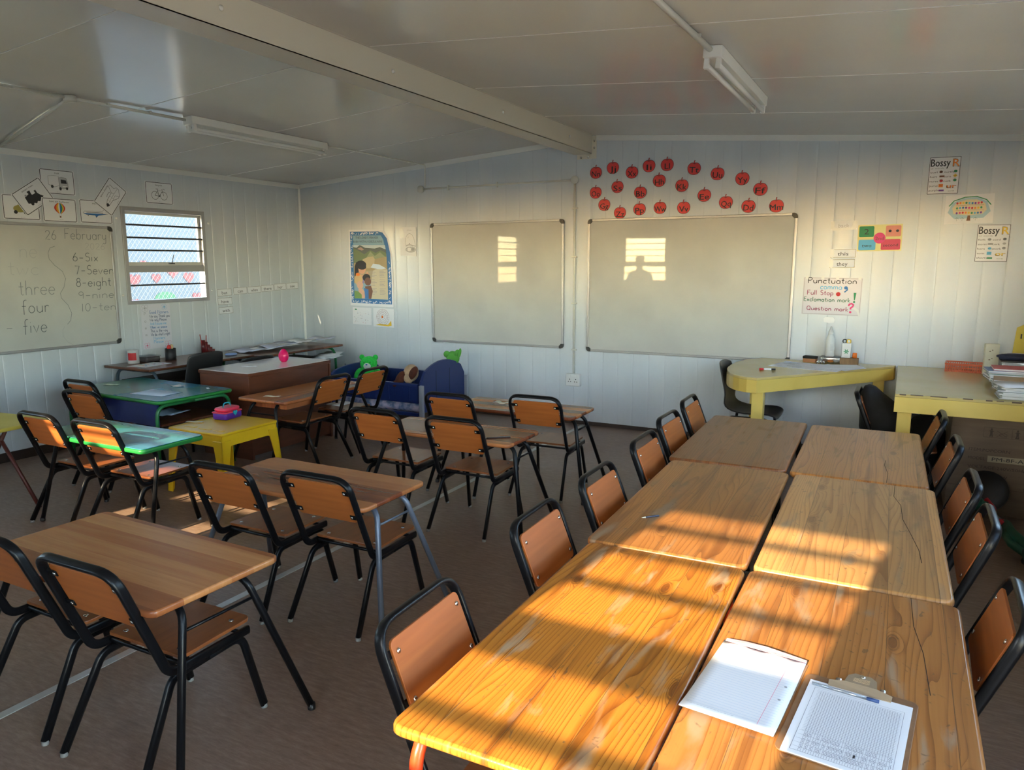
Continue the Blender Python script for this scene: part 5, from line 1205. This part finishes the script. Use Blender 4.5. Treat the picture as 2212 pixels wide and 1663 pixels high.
for k in range(16): c.oval(RR.choice((SKY, PNK, ORG, GRN, BLU)), RR.uniform(.1, .9), RR.uniform(.1, .9), RR.uniform(.03, .08), RR.uniform(.02, .05))
o = c.make('magazine', 'print'); tag(o, 'colourful magazine in the sunlight at the near end of the left wall desk', 'magazine'); o.matrix_world = Matrix.Translation((-5.95, 4.10, .676)) @ Matrix.Rotation(.15, 4, 'Z')
M_MAR = mat('maroon_plastic', (.12, .008, .012), .3)
t = thing('pen_holder', (-6.10, 5.08, .6755), math.radians(0), 'stepped maroon pen holder with red pencils on the left wall desk', 'pen holder')
for i, (y_, h_) in enumerate(((-.045, .135), (-.015, .115), (.012, .085), (.038, .062), (.068, .038))): MB().m(M_MAR).lathe([(.020, 0), (.020, h_), (.017, h_), (.017, .005), (.0005, .005)], 14, (0, y_, 0)).build('tube', None, t)
for i, (y_, ty, tx) in enumerate(((-.048, -.075, 0), (-.02, -.01, .01), (-.012, .005, -.01))):
    o = MB().m(mat('pencil_red', (.45, .03, .02), .4)).tube([(0, y_, .02), (tx, ty, .195-.012*i)], .0038, seg=6).build('pencil', None); o.location = t.location
    tag(o, ('leftmost', 'middle', 'rightmost')[i]+' red pencil standing in the maroon pen holder', 'pencil')
o = MB().m(mat('blue_rag', (.22, .34, .62), .8)).ell((0, 0, .008), (.05, .075, .010), rot=Euler((0, .05, .3))).build('blue_cloth', None, None, (-5.78, 5.09, .677)); tag(o, 'small crumpled blue cloth beside the maroon pen holder', 'cloth')
RR = random.Random(12)
PL = ('leftmost sheet', 'sheet behind the pink egg', 'bluish sheet', 'middle sheet', 'crumpled sheet', 'curled sheet near the wall', 'topmost broad sheet', 'sheet at the far end', 'rightmost sheet', 'lowest long sheet')
for i in range(10):
    y = 5.36+.108*i; x = -5.86+RR.uniform(-.12, .12)
    paper(x, y, .666+.0042*i, RR.uniform(-35, 35), .30, .21, M_PAPER if i % 3 else mat('paper_lilac2', (.55, .57, .70), .6), 'white loose paper on the far corner desk, '+PL[i], curl=RR.choice((.008, .018, .03)), name='loose_paper')
for i in range(4):
    paper(-5.58, 6.20+.03*i, .528+.012*i, 90+RR.uniform(-20, 20), .28, .20, M_PAPER, 'white paper sticking out from the shelf of the far corner desk, %s of the bundle' % ('lowest', 'second', 'third', 'topmost')[i], curl=.012, name='loose_paper')

# ================================================================== blue crib with toys
M_NAVY = mat('crib_navy', (.010, .026, .125), .4)
t = thing('toy_crib', (-4.50, 6.05, 0), 0, 'dark blue plastic crib with an arched headboard and patterned bedding under the smaller whiteboard', 'crib')
def headboard(x, ht=.17):
    P = [(x, -.38, .16), (x, -.38, .46)]
    P += [(x, -.38+.76*k/12, .46+ht*math.sin(PI*(.08+.84*k/12))**.8) for k in range(1, 12)]
    P += [(x, .38, .46), (x, .38, .16)]
    o = MB().m(M_NAVY).prism(P, (.028, 0, 0)).build('headboard', None, t, bevel=.005)
    sgn = 1 if x > 0 else -1
    mb = MB().m(mat('crib_groove', (.004, .010, .05), .5))
    for y in (-.14, .10): mb.b2((x+(.0278 if x > 0 else -.001), y-.005, .26), (x+(.0292 if x > 0 else .0), y+.005, .54))
    mb.build('groove', None, o)
headboard(.53); headboard(-.56, .07)
for sy in (-1, 1):
    mb = MB().m(M_NAVY).b2((-.53, sy*.385-.012, .255), (.52, sy*.385+.012, .435)); mb.b2((-.53, sy*.385-.018, .415), (.52, sy*.385+.018, .44))
    for k in range(12): mb.b2((-.46+k*.08, sy*.385-.015, .275), (-.45+k*.08, sy*.385+.015, .40))
    mb.build('side_panel', None, t, bevel=.003)
    MB().m(M_NAVY).b2((-.53, sy*.385-.016, .13), (.52, sy*.385+.016, .165)).build('lower_rail', None, t, bevel=.004)
for sx in (-.575, .565):
    for sy in (-.40, .40): MB().m(mat('post_grey', (.34, .35, .39), .4)).b2((sx-.02, sy-.018, 0), (sx+.02, sy+.018, .43)).build('post', None, t, bevel=.004)
M_BED = noisy('bedding', (.62, .56, .70), (.14, .22, .42), (14, 14, 14), 1, .8, 3, lo=.42, hi=.60)
MB().m(M_BED).slab(1.02, .72, .155, .245, .05, .03).build('mattress', None, t)
M_BEAR = noisy('bear_green', (.03, .62, .08), (.02, .48, .05), (40, 40, 40), 1, .9, 3)
t = thing('teddy_bear', (-4.86, 6.05, .245), math.radians(24), 'bright green teddy bear with a white muzzle sitting in the blue crib', 'toy')
MB().m(M_BEAR).ell((0, 0, .13), (.125, .10, .145)).build('body', None, t); t.scale = (.86, .86, .90)
hd = MB().m(M_BEAR).ell((0, -.02, .325), (.105, .09, .085), rot=Euler((0, -.15, 0))).build('head', None, t)
for sx in (-1, 1): MB().m(M_BEAR).ell((sx*.082, -.01, .395), (.032, .02, .032)).build('ear', None, t); MB().m(M_BEAR).ell((sx*.125, -.04, .20), (.045, .045, .085), rot=Euler((0, sx*-.5, 0))).build('arm', None, t)
MB().m(mat('muzzle', (.66, .66, .60), .8)).ell((0, -.098, .305), (.045, .03, .036)).build('muzzle', None, hd); MB().m(BLU).ell((0, -.127, .325), (.013, .008, .009)).build('nose', None, hd)
for sx in (-1, 1): MB().m(K).ell((sx*.036, -.098, .345), (.007, .006, .007)).build('eye', None, hd)
M_PLUSH = noisy('plush_tan', (.52, .36, .22), (.44, .30, .18), (50, 50, 50), 1, .95, 3); M_PLB = noisy('plush_brown', (.10, .025, .012), (.07, .018, .01), (50, 50, 50), 1, .95, 3)
t = thing('plush_dog', (-4.12, 5.72, .49), 0, 'tan plush dog with drooping dark brown ears hanging over the crib side', 'toy')
MB().m(M_PLUSH).ell((0, .03, .035), (.075, .07, .085), rot=Euler((0, .3, 0))).ell((.0, -.01, -.01), (.045, .05, .05)).build('head', None, t)
MB().m(M_PLB).ell((-.085, -.03, -.02), (.045, .03, .088), rot=Euler((0, .55, 0))).ell((-.125, -.04, -.075), (.042, .032, .042)).build('ear', None, t); MB().m(M_PLB).ell((.060, -.02, .045), (.038, .03, .075), rot=Euler((0, .6, 0))).build('ear', None, t)
t = thing('plush_frog', (-3.995, 6.30, .585), 0, 'small green plush toy peeking over the crib headboard', 'toy')
M_FROG = mat('frog_green', (.09, .35, .05), .8)
MB().m(M_FROG).ell((0, 0, .03), (.075, .04, .07)).build('body', None, t); MB().m(M_FROG).ell((-.065, -.01, .065), (.036, .03, .034)).build('eye_bump', None, t); MB().m(M_FROG).ell((.045, -.01, .075), (.024, .02, .048), rot=Euler((0, .5, 0))).ell((.085, -.01, .085), (.018, .014, .05), rot=Euler((0, .25, 0))).build('foot', None, t)

# ================================================================== yellow tables, front right
M_YP = noisy('yellow_enamel', (.72, .54, .145), (.64, .46, .11), (2, 2, 2), 1, .25, 5, rvar=.1)
M_YPT = noisy('yellow_enamel_top', (.60, .46, .18), (.53, .40, .14), (2.5, 2.5, 2), 1, .15, 5, rvar=.08)
M_CHIP = mat('chip_brown', (.10, .06, .03), .7)
t = thing('rounded_table', (0, 0, 0), 0, 'pale yellow table with a rounded left end standing against the front wall', 'table')
OUT = [(-.03, 6.555), (-.04, 6.49), (-.885, 5.375)]+[(-.885-.31*math.sin(a)**.9, 5.375+.62*(1-math.cos(a))) for a in [PI/2*k/8 for k in range(1, 9)]]+[(-1.19, 6.20), (-1.15, 6.40), (-1.05, 6.555)]
MB().m(M_YPT).prism([(x, y, .742) for x, y in OUT[::-1]], (0, 0, .018)).build('tabletop', None, t, bevel=.003)
cxm = sum(p[0] for p in OUT)/len(OUT); cym = sum(p[1] for p in OUT)/len(OUT)
mb = MB().m(M_YP); n = len(OUT)
A = [mb.bm.verts.new((x, y, .650)) for x, y in OUT]; Bv = [mb.bm.verts.new((x, y, .7415)) for x, y in OUT]; C2 = [mb.bm.verts.new((x+(cxm-x)*.04, y+(cym-y)*.04, .650)) for x, y in OUT]; D2 = [mb.bm.verts.new((x+(cxm-x)*.04, y+(cym-y)*.04, .7415)) for x, y in OUT]
for i in range(n):
    j = (i+1) % n; mb.face([A[i], A[j], Bv[j], Bv[i]]); mb.face([C2[j], C2[i], D2[i], D2[j]]); mb.face([A[j], A[i], C2[i], C2[j]])
mb.build('apron', None, t, bevel=.002)
for x, y in ((-.885, 5.475), (-1.06, 6.42), (-.14, 6.44)): MB().m(M_YP).b2((x-.04, y-.04, 0), (x+.04, y+.04, .650)).build('leg', None, t, bevel=.003)
t = thing('yellow_table', (.49, 5.835, 0), 0, 'long pale yellow rectangular table on the right, piled with books', 'table')
MB().m(M_YPT).b2((-.505, -.715, .742), (.51, .715, .760)).build('tabletop', None, t, bevel=.003)
MB().m(M_YP).b2((-.505, -.715, .645), (.51, -.693, .7415)).b2((-.505, .693, .645), (.51, .715, .7415)).b2((-.505, -.693, .645), (-.483, .693, .7415)).b2((.488, -.693, .645), (.51, .693, .7415)).build('apron', None, t, bevel=.002)
for sx in (-.445, .46):
    for sy in (-.665, .65): MB().m(M_YP).b2((sx-.04, sy-.026, 0), (sx+.04, sy+.026, .645)).build('leg', None, t, bevel=.003)
mb = MB().m(M_CHIP); RR = random.Random(8)
x = -.48
while x < .45:
    w = RR.uniform(.02, .09); mb.b2((x, -.7158, .760-RR.uniform(.003, .007)), (x+w, -.706, .7606)); x += w+RR.uniform(.01, .12)
mb.build('paint_chips', None, t)
# things on the rounded table
def lay(c, name, pic, x, y, z, deg, label, cat):
    o = c.make(name, pic); o.matrix_world = Matrix.Translation((x, y, z)) @ Matrix.Rotation(math.radians(deg), 4, 'Z'); return tag(o, label, cat)
c = Card(.52, .36, M_PAPER); RR = random.Random(14)
for k in range(26): c.line(RR.choice((GRY, LBL, SKY, LGR, K)), [(RR.uniform(.04, .7), 0)]*1 and [(u0_, v0_), (u0_+RR.uniform(.05, .25), v0_+RR.uniform(-.08, .08))] if (u0_ := RR.uniform(.03, .72)) and (v0_ := RR.uniform(.06, .94)) else [], RR.uniform(.002, .009))
lay(c, 'picture_map', 'print', -.92, 6.06, .7602, -14, 'large printed sheet lying on the rounded yellow table', 'poster')
c = Card(.36, .20, M_PAPER); lay(c, 'paper_sheet', 'print', -.56, 6.07, .7650, 22, 'plain white sheet lying over the large printed sheet on the rounded yellow table', 'paper')
c = Card(.30, .22, M_PAPER); lay(c, 'paper_sheet', 'print', -.62, 6.16, .7625, -30, 'lower white sheet turned sideways under the plain sheet on the rounded yellow table', 'paper')
t = thing('board_marker', (-.90, 5.80, .7685), math.radians(18), 'whiteboard marker with a red cap on the rounded yellow table', 'marker')
MB().m(M_TRIMW).tube([(-.01, 0, 0), (.045, 0, 0)], .007, seg=10).build('barrel', None, t); MB().m(K).tube([(.045, 0, 0), (.075, 0, 0)], .0065, seg=10).build('end_cap', None, t)
MB().m(RED).tube([(-.040, 0, 0), (-.010, 0, 0)], .0085, seg=10).build('cap', None, t)
t = thing('board_duster', (-.655, 6.47, .760), math.radians(-10), 'small black board duster with a wooden side on the rounded yellow table', 'duster')
MB().m(mat('duster_wood', (.36, .15, .06), .5)).b2((-.05, -.03, 0), (.05, .03, .028)).build('wood_block', None, t, bevel=.002); MB().m(mat('felt_black', (.01, .01, .01), .9)).b2((-.052, -.031, .028), (.052, .031, .048)).build('felt', None, t, bevel=.003)
t = thing('marker_bundle', (-.575, 6.44, .760), 0, '', 'marker'); bpy.data.objects.remove(t)
for i in range(3):
    t = thing('board_marker', (-.592+.022*i, 6.42, .7685), math.radians(-90+4*i), ('left', 'middle', 'right')[i]+' of three white markers lying beside the board duster', 'marker')
    MB().m(M_TRIMW).tube([(-.05, 0, 0), (.04, 0, 0)], .008, seg=10).build('barrel', None, t); MB().m(K).tube([(.04, 0, 0), (.055, 0, 0)], .006, seg=10).build('cap', None, t)
t = thing('clear_box', (-.50, 6.47, .760), 0, 'clear plastic box of oddments under the white glue bottle', 'box')
MB().m(M_CLEAR).slab(.155, .12, 0, .052, .015, .004).build('box_body', None, t)
for k, (x, y, m) in enumerate(((-.04, 0, BRN), (0, -.02, ORG), (.04, .01, LGR), (.02, .03, BRN))): MB().m(m).ell((x, y, .018), (.024, .014, .012)).build('oddment', None, t)
t = thing('glue_bottle', (-.512, 6.48, .8125), 0, 'tall white squeeze bottle with a pointed nozzle on the clear box', 'bottle')
M_BOT = mat('bottle_white', (.66, .67, .66), .3)
MB().m(M_BOT).lathe([(.031, 0), (.034, .005), (.034, .125), (.030, .150), (.020, .172), (.018, .180)], 22).build('bottle_body', None, t)
MB().m(M_BOT).lathe([(.019, .180), (.019, .200), (.012, .212), (.005, .240), (.0008, .243)], 16).build('nozzle', None, t)
c = Card(.05, .07, None, 0); 
for k in range(5): c.line(LGR, ((.3, .2+.15*k), (.7, .2+.15*k)), .003)
o = c.make('label_print', 'label_print', t); o.matrix_local = Matrix.Translation((-.012, -.0345, .04)) @ Matrix.Rotation(PI/2, 4, 'X')
t = thing('wood_block', (-.363, 6.45, .760), 0, 'brown wooden block at the right end of the rounded table, holding the shamrock cup', 'block')
MB().m(noisy('block_wood', (.24, .14, .06), (.17, .09, .04), (40, 40, 8), 1, .6, 4)).b2((-.068, -.035, 0), (.068, .035, .052)).build('block', None, t, bevel=.003)
t = thing('shamrock_cup', (-.388, 6.45, .8125), 0, 'white plastic cup with a green clover standing on the wooden block', 'cup')
MB().m(M_BOT).b2((-.035, -.028, 0), (.035, .028, .118)).build('cup_body', None, t, bevel=.006)
c = Card(.07, .11, None, 0)
for a in range(6): c.oval(GRN, .52+.16*math.cos(a*PI/3), .46+.10*math.sin(a*PI/3), .13, .05, rot=a*PI/3)
o = c.make('clover_print', 'clover_print', t); o.matrix_local = Matrix.Translation((-.035, -.0288, .0)) @ Matrix.Rotation(PI/2, 4, 'X')
t = thing('tape_rolls', (-.388, 6.45, .93), 0, 'yellow and black scissor handles sticking out of the clover cup', 'scissors')
for sx, m in ((-.016, K), (.014, YEL)):
    MB().m(m).tube([(sx+.014*math.cos(a), 0, .013+.015*math.sin(a)) for a in [2*PI*k/12 for k in range(13)]], .0045, seg=6, caps=False).build('handle', None, t)
o = MB().m(mat('cup_orange', (.80, .17, .015), .4)).lathe([(.018, 0), (.016, .040), (.013, .040), (.014, .004), (.0005, .004)], 16, (0, 0, 0)).build('small_cup', None, None, (-.325, 6.45, .8125)); tag(o, 'tiny orange upturned cup on the wooden block', 'cup')

# things on the rectangular table
M_BASK = mat('basket_orange', (.50, .07, .006), .4)
t = thing('plastic_basket', (.435, 6.43, .760), math.radians(-4), 'low orange slotted plastic basket against the front wall', 'basket')
mb = MB().m(M_BASK); w, d, h = .26, .16, .064
mb.b2((-w/2, -d/2, 0), (w/2, d/2, .004)); mb.b2((-w/2-.006, -d/2-.006, h-.009), (w/2+.006, -d/2+.003, h)).b2((-w/2-.006, d/2-.003, h-.009), (w/2+.006, d/2+.006, h)).b2((-w/2-.006, -d/2, h-.009), (-w/2+.003, d/2, h)).b2((w/2-.003, -d/2, h-.009), (w/2+.006, d/2, h))
for k in range(19):
    x = -w/2+w*k/18
    for sy in (-1, 1): mb.b2((x-.0035, sy*d/2-.002, 0), (x+.0035, sy*d/2+.002, h-.002))
for k in range(11):
    y = -d/2+d*k/10
    for sx in (-1, 1): mb.b2((sx*w/2-.002, y-.004, 0), (sx*w/2+.002, y+.004, h-.002))
for z in (.012, .032): mb.b2((-w/2, -d/2-.002, z-.004), (w/2, -d/2+.002, z+.004)).b2((-w/2, d/2-.002, z-.004), (w/2, d/2+.002, z+.004))
mb.build('basket_body', None, t)
BK = [('grey', (.42, .45, .44)), ('pale_blue', (.40, .52, .62)), ('white', (.66, .67, .66)), ('navy2', (.02, .04, .10)), ('teal', (.18, .40, .36)), ('blue', (.07, .17, .42)), ('brown', (.44, .29, .16)), ('rose', (.60, .10, .12)), ('lilac', (.48, .46, .58))]
def book(x, y, z, deg, w, d, th, ci, label, name='exercise_book'):
    t = thing(name, (x, y, z), math.radians(deg), label, 'book', 'books piled on the yellow table')
    cm = mat('cover_'+BK[ci][0], BK[ci][1], .45)
    MB().m(cm).b2((-w/2, -d/2, 0), (w/2, d/2, .0012)).b2((-w/2, -d/2, th-.0012), (w/2, d/2, th)).b2((w/2-.0012, -d/2, .0012), (w/2, d/2, th-.0012)).build('cover', None, t)
    MB().m(M_PAPER).b2((-w/2+.003, -d/2+.003, .0013), (w/2-.0013, d/2-.003, th-.0013)).build('pages', None, t)
    return t
RR = random.Random(21); z = .7605
OR = ('lowest', 'second lowest', 'third lowest', 'fourth', 'fifth', 'sixth', 'seventh', 'topmost')
for i in range(8):
    th = .0085; book(.69+RR.uniform(-.012, .012), 5.30+RR.uniform(-.01, .01), z, RR.uniform(-6, 6), .30, .21, th, (0, 2, 0, 2, 0, 1, 2, 2)[i], OR[i]+' grey-edged exercise book in the front pile on the right yellow table'); z += th+.0003
o = paper(.70, 5.33, z, 14, .36, .26, M_PAPL, 'large white sheet of paper on top of the front book pile', curl=.006)
z = .7605
for i in range(6):
    th = .011; book(.70+RR.uniform(-.02, .02), 5.62+RR.uniform(-.01, .015), z, RR.uniform(-8, 8), .30, .21, th, (2, 3, 0, 2, 1, 6)[i], OR[i]+(' brown-covered' if i == 5 else ' mixed')+' book in the middle pile on the right yellow table'); z += th+.0003
z = .7605
for i in range(8):
    th = .0125; book(.70+RR.uniform(-.03, .01), 5.95+RR.uniform(-.015, .015), z, RR.uniform(-8, 8), .31, .22, th, (2, 0, 3, 2, 4, 2, 5, 7)[i], OR[i]+' book in the rear pile on the right yellow table'+(', with a rose red cover' if i == 7 else ', with a blue cover' if i == 6 else '')); z += th+.0003
t = thing('power_strip', (.575, 6.31, .760), math.radians(10), 'beige multi-plug strip standing upright behind the book piles', 'power strip')
MB().m(mat('beige_plastic', (.58, .57, .46), .4)).b2((-.045, -.02, 0), (.045, .02, .225)).build('strip_body', None, t, bevel=.004)
for z_ in (.05, .11, .17): MB().m(M_CHIP).b2((-.02, -.0212, z_-.002), (-.01, -.0202, z_+.004)).b2((-.004, -.0212, z_+.008), (.004, -.0202, z_+.013)).build('socket_slot', None, t)
t = thing('storage_tub', (.74, 6.26, .760), 0, 'clear storage tub behind the book piles under the navy pencil case', 'container')
MB().m(M_CLEAR).slab(.23, .20, 0, .115, .02, .004).build('tub_body', None, t); MB().m(M_BLKP).slab(.24, .21, .115, .123, .02, .002).build('lid', None, t)
t = thing('pencil_case', (.755, 6.24, .884), math.radians(-3), 'navy blue pencil case lying on the storage tub', 'pencil case')
MB().m(mat('case_navy', (.012, .018, .05), .7)).ell((0, 0, .022), (.16, .06, .024)).b2((-.14, -.045, .001), (.14, .045, .030)).build('case_body', None, t, bevel=.008); MB().m(M_CHROME).b2((-.12, -.002, .0455), (.12, .002, .047)).build('zip', None, t)
o = MB().m(mat('case_cat', (.035, .010, .035), .8)).ell((0, 0, .02), (.05, .03, .022)).build('hair_clip', None, None, (.78, 6.16, .905)); bpy.data.objects.remove(o)
t = thing('yellow_ruler', (.80, 6.585, .885), 0, 'yellow plastic set square leaning on the front wall at the right image edge', 'set square'); 
bpy.data.objects.remove(t)
t = thing('set_square', (.79, 6.595, .884), 0, 'yellow board with a black mark leaning on the front wall at the right image edge', 'board')
MB().m(mat('square_yellow', (.62, .48, .04), .4)).prism([(-.06, 0, .0), (.14, 0, .0), (.14, .012, .30), (-.045, .012, .20)], (0, .006, 0)).build('board_body', None, t); MB().m(K).b2((-.018, .003, .12), (-.010, .0035, .155)).build('black_mark', None, t)
o = MB().m(mat('ball_orange', (.70, .22, .06), .5)).ell((0, 0, .045), (.05, .04, .045)).build('orange_pouch', None, None, (.80, 6.11, .87)); tag(o, 'orange rounded pouch on the rear book pile at the right image edge', 'pouch')
# small child's chair with a black bag, between the tables
chair(.02, 5.58, -90, 'school chair half hidden behind the black bag between the two yellow tables', 'school chairs at the front wall')
M_BAG = noisy('bag_black', (.006, .006, .007), (.010, .010, .012), (20, 20, 20), 1, .85, 4)
t = thing('black_bag', (-.085, 5.60, .352), 0, 'slumped black bag on the small chair under the yellow tables', 'bag')
def blob(rings, seg=22):
    mb = MB().m(M_BAG); R_ = []
    for j, (z, cx_, cy_, rx, ry) in enumerate(rings): R_.append([mb.bm.verts.new((cx_+rx*math.cos(a)*(1+.05*math.sin(3*a+j)), cy_+ry*math.sin(a)*(1+.05*math.cos(4*a-j)), z)) for a in [2*PI*k/seg for k in range(seg)]])
    for A, Bq in zip(R_, R_[1:]):
        for k in range(seg): mb.face([A[k], A[(k+1) % seg], Bq[(k+1) % seg], Bq[k]], True)
    mb.face(R_[0][::-1]); mb.face(R_[-1]); return mb
blob(((0, .02, 0, .11, .13), (.02, .02, 0, .15, .165), (.10, .02, 0, .165, .175), (.19, .01, 0, .15, .16), (.27, -.03, -.01, .115, .13), (.33, -.065, -.02, .07, .09), (.375, -.085, -.02, .035, .05), (.385, -.088, -.02, .012, .02))).build('bag_body', None, t)
# dark bag under the long table
o = MB().m(M_BAG).ell((0, 0, .24), (.16, .24, .26), 20, 12).build('dark_sack', None, None, (.19, 5.95, 0)); tag(o, 'dark stuffed sack on the floor under the long yellow table', 'bag')
# cardboard box
M_CARD = noisy('cardboard', (.20, .145, .10), (.17, .12, .082), (4, 4, 30), 1, .8, 5)
t = thing('cardboard_box', (.645, 5.60, 0), 0, 'large brown cardboard box of a popcorn machine under the long yellow table', 'box')
MB().m(M_CARD).b2((-.33, -.26, .002), (.33, .26, .625)).build('carton', None, t, bevel=.003)
c = Card(.66, .62, None, .0); FA = ink('faded_print', (.055, .035, .025)); LB_ = mat('cream_label', (.42, .36, .24), .6)
for i, s_ in enumerate(('ITEM:POPCORN', 'MODEL', 'VOLTAGE:240V/50Hz', 'POWER:1.37KW', 'G.W:', 'N.W:')):
    c.text(FA, s_, .16, .665-.088*i, .030, .040*len(s_)*.68, 'l'); 
c.rect(LB_, .315, .548, .66, .612); c.text(K, 'PM-8F-A', .475, .58, .036, .25)
c.text(FA, '54x71.5cm', .62, .30, .026, .26, 'l'); c.line(FA, ((.0, .28), (1.0, .275)), .0016)
for x0_, x1_ in ((.265, .485), (.49, .70)): c.line(FA, ((x0_, .80), (x1_, .80), (x1_, .90), (x0_, .90), (x0_, .80)), .0018)
for x in (.325, .53, .60, .67): c.oval(FA, x, .883, .009); c.poly(FA, ((x-.012, .872), (x+.012, .872), (x+.009, .838), (x+.014, .806), (x+.004, .806), (x, .832), (x-.004, .806), (x-.014, .806), (x-.009, .838))); c.line(FA, ((x-.022, .862), (x, .87), (x+.022, .858)), .003)
c.ring(FA, .42, .83, .03, .0018, 14, .016); c.line(FA, ((.37, .87), (.45, .81)), .0018); c.line(FA, ((.37, .81), (.45, .87)), .0018); c.rect(FA, .515, .806, .545, .815)
o = c.make('printing', 'printing', t); o.matrix_local = Matrix.Translation((-.33, -.2608, 0)) @ Matrix.Rotation(PI/2, 4, 'X')
# grass trimmer
M_TGR = noisy('trimmer_green', (.008, .085, .045), (.006, .065, .035), (10, 10, 10), 1, .5, 3); M_TRED = mat('trimmer_red', (.42, .012, .02), .4)
t = thing('grass_trimmer', (0, 0, 0), 0, 'dark green grass trimmer with red knobs lying before the cardboard box', 'trimmer')
MB().m(M_BLKP).lathe([(.001, .02), (.10, .016), (.135, .0), (.138, -.012), (.128, -.010), (.09, .004), (.001, .006)], 28, (.505, 5.215, .185), axis=Vector((-.25, -.65, .5)).normalized()).build('guard', None, t)
MB().m(M_TGR).ell((.44, 5.10, .14), (.075, .055, .05), rot=Euler((0, .2, .2))).tube([(.43, 5.12, .13), (.52, 5.08, .12)], .035, .03, seg=12).build('motor_head', None, t)
MB().m(M_TRED).tube([(.515, 5.13, .16), (.56, 5.10, .11), (.555, 5.06, .06)], .016, .010, seg=8, fil=.02).build('edge_guide', None, t)
MB().m(mat('pole_grey', (.22, .19, .17), .4, metal=.4)).tube([(.505, 5.08, .12), (.590, 4.80, .115)], .0125, seg=12).build('pole', None, t)
MB().m(M_TRED).tube([(.578, 4.84, .116), (.594, 4.79, .114)], .020, seg=12).ell((.553, 4.775, .135), (.026, .018, .017)).build('red_knob', None, t)
MB().m(M_TGR).tube([(.588, 4.80, .114), (.605, 4.70, .10), (.66, 4.55, .085), (.74, 4.40, .085)], .034, .030, seg=12, fil=.05).ell((.70, 4.46, .075), (.07, .10, .055)).tube([(.575, 4.70, .10), (.60, 4.60, .075), (.68, 4.44, .06)], .022, seg=10, fil=.04).build('handle_body', None, t)
MB().m(M_BLKP).tube([(.66, 4.50, .03), (.73, 4.33, .03)], .028, seg=10).build('battery_grip', None, t)

# ================================================================== person behind the camera, at the left back window (seen as the dark shape in the whiteboard)
def skinned(name, pts, edges, mt, parent, sub=2):
    me = bpy.data.meshes.new(name); me.from_pydata([p[0] for p in pts], edges, []); me.materials.append(mt)
    o = bpy.data.objects.new(name, me); COL.objects.link(o); o.parent = parent
    md = o.modifiers.new('skin', 'SKIN'); md.use_smooth_shade = True
    for i, p in enumerate(pts):
        sv = me.skin_vertices[0].data[i]; sv.radius = p[1] if isinstance(p[1], tuple) else (p[1], p[1]); sv.use_root = (i == 0)
    md = o.modifiers.new('sub', 'SUBSURF'); md.levels = sub; md.render_levels = sub
    return o
t = thing('person', (-4.40, -.22, 0), math.radians(-8), 'standing person seen only as a dark reflection in the larger whiteboard', 'person')
SKC = mat('person_skin', (.16, .075, .045), .55)
P = [((0, 0, .86), (.13, .09)), ((0, .0, 1.04), (.115, .08)), ((0, .0, 1.24), (.15, .095)), ((0, 0, 1.36), (.09, .07)), ((0, .01, 1.43), (.052, .052)), ((0, .02, 1.50), (.07, .08)), ((0, .02, 1.58), (.072, .088)), ((0, .01, 1.64), (.05, .06))]
Ed = [(i, i+1) for i in range(7)]
for sx in (-1, 1):
    b = len(P); P += [((sx*.175, 0, 1.33), .052), ((sx*.215, -.02, 1.08), .040), ((sx*.20, .10, .88), .030), ((sx*.195, .14, .82), (.036, .018))]
    Ed += [(3, b), (b, b+1), (b+1, b+2), (b+2, b+3)]
    for k, (dx, dy, dz) in enumerate(((-.022, .03, -.085), (-.008, .035, -.095), (.008, .034, -.09), (.022, .028, -.075))):
        q = len(P); P += [((sx*(.195+dx), .15+dy*.4, .80+dz*.5), .0095), ((sx*(.195+dx*1.1), .15+dy, .80+dz), .0075)]; Ed += [(b+3, q), (q, q+1)]
    q = len(P); P += [((sx*.165, .165, .79), .011), ((sx*.155, .185, .755), .009)]; Ed += [(b+3, q), (q, q+1)]
    b = len(P); P += [((sx*.09, 0, .80), .085), ((sx*.10, .01, .46), .055), ((sx*.10, -.01, .10), .036), ((sx*.10, .10, .035), (.036, .026))]
    Ed += [(0, b), (b, b+1), (b+1, b+2), (b+2, b+3)]
skinned('body', P, Ed, SKC, t)
P = [((0, 0, .84), (.15, .115)), ((0, 0, 1.04), (.135, .10)), ((0, 0, 1.24), (.17, .115)), ((0, 0, 1.36), (.105, .085))]; Ed = [(0, 1), (1, 2), (2, 3)]
for sx in (-1, 1): b = len(P); P += [((sx*.175, 0, 1.33), .068), ((sx*.21, -.015, 1.14), .058)]; Ed += [(3, b), (b, b+1)]
skinned('shirt', P, Ed, mat('person_shirt', (.10, .12, .20), .8), t)
P = [((0, 0, .88), (.14, .105)), ((0, 0, .80), (.15, .11))]; Ed = [(0, 1)]
for sx in (-1, 1): b = len(P); P += [((sx*.095, 0, .70), .095), ((sx*.10, .01, .44), .070), ((sx*.10, -.01, .09), .056)]; Ed += [(1, b), (b, b+1), (b+1, b+2)]
skinned('trousers', P, Ed, mat('person_trousers', (.03, .03, .04), .8), t)
MB().m(mat('person_hair', (.01, .008, .008), .8)).ell((0, -.005, 1.605), (.088, .098, .082)).build('hair', None, t)
for sx in (-1, 1):
    MB().m(mat('person_eye', (.6, .58, .55), .3)).ell((sx*.03, .098, 1.545), (.011, .007, .008)).build('eye', None, t)
    MB().m(SKC).ell((sx*.076, .015, 1.54), (.010, .018, .028)).build('ear', None, t)
    MB().m(mat('shoe', (.02, .02, .02), .5)).ell((sx*.10, .05, .035), (.045, .125, .036)).build('shoe', None, t)
MB().m(SKC).ell((0, .108, 1.52), (.014, .018, .022)).build('nose', None, t)
MB().m(mat('lips', (.20, .06, .05), .5)).ell((0, .096, 1.485), (.026, .010, .008)).build('mouth', None, t)
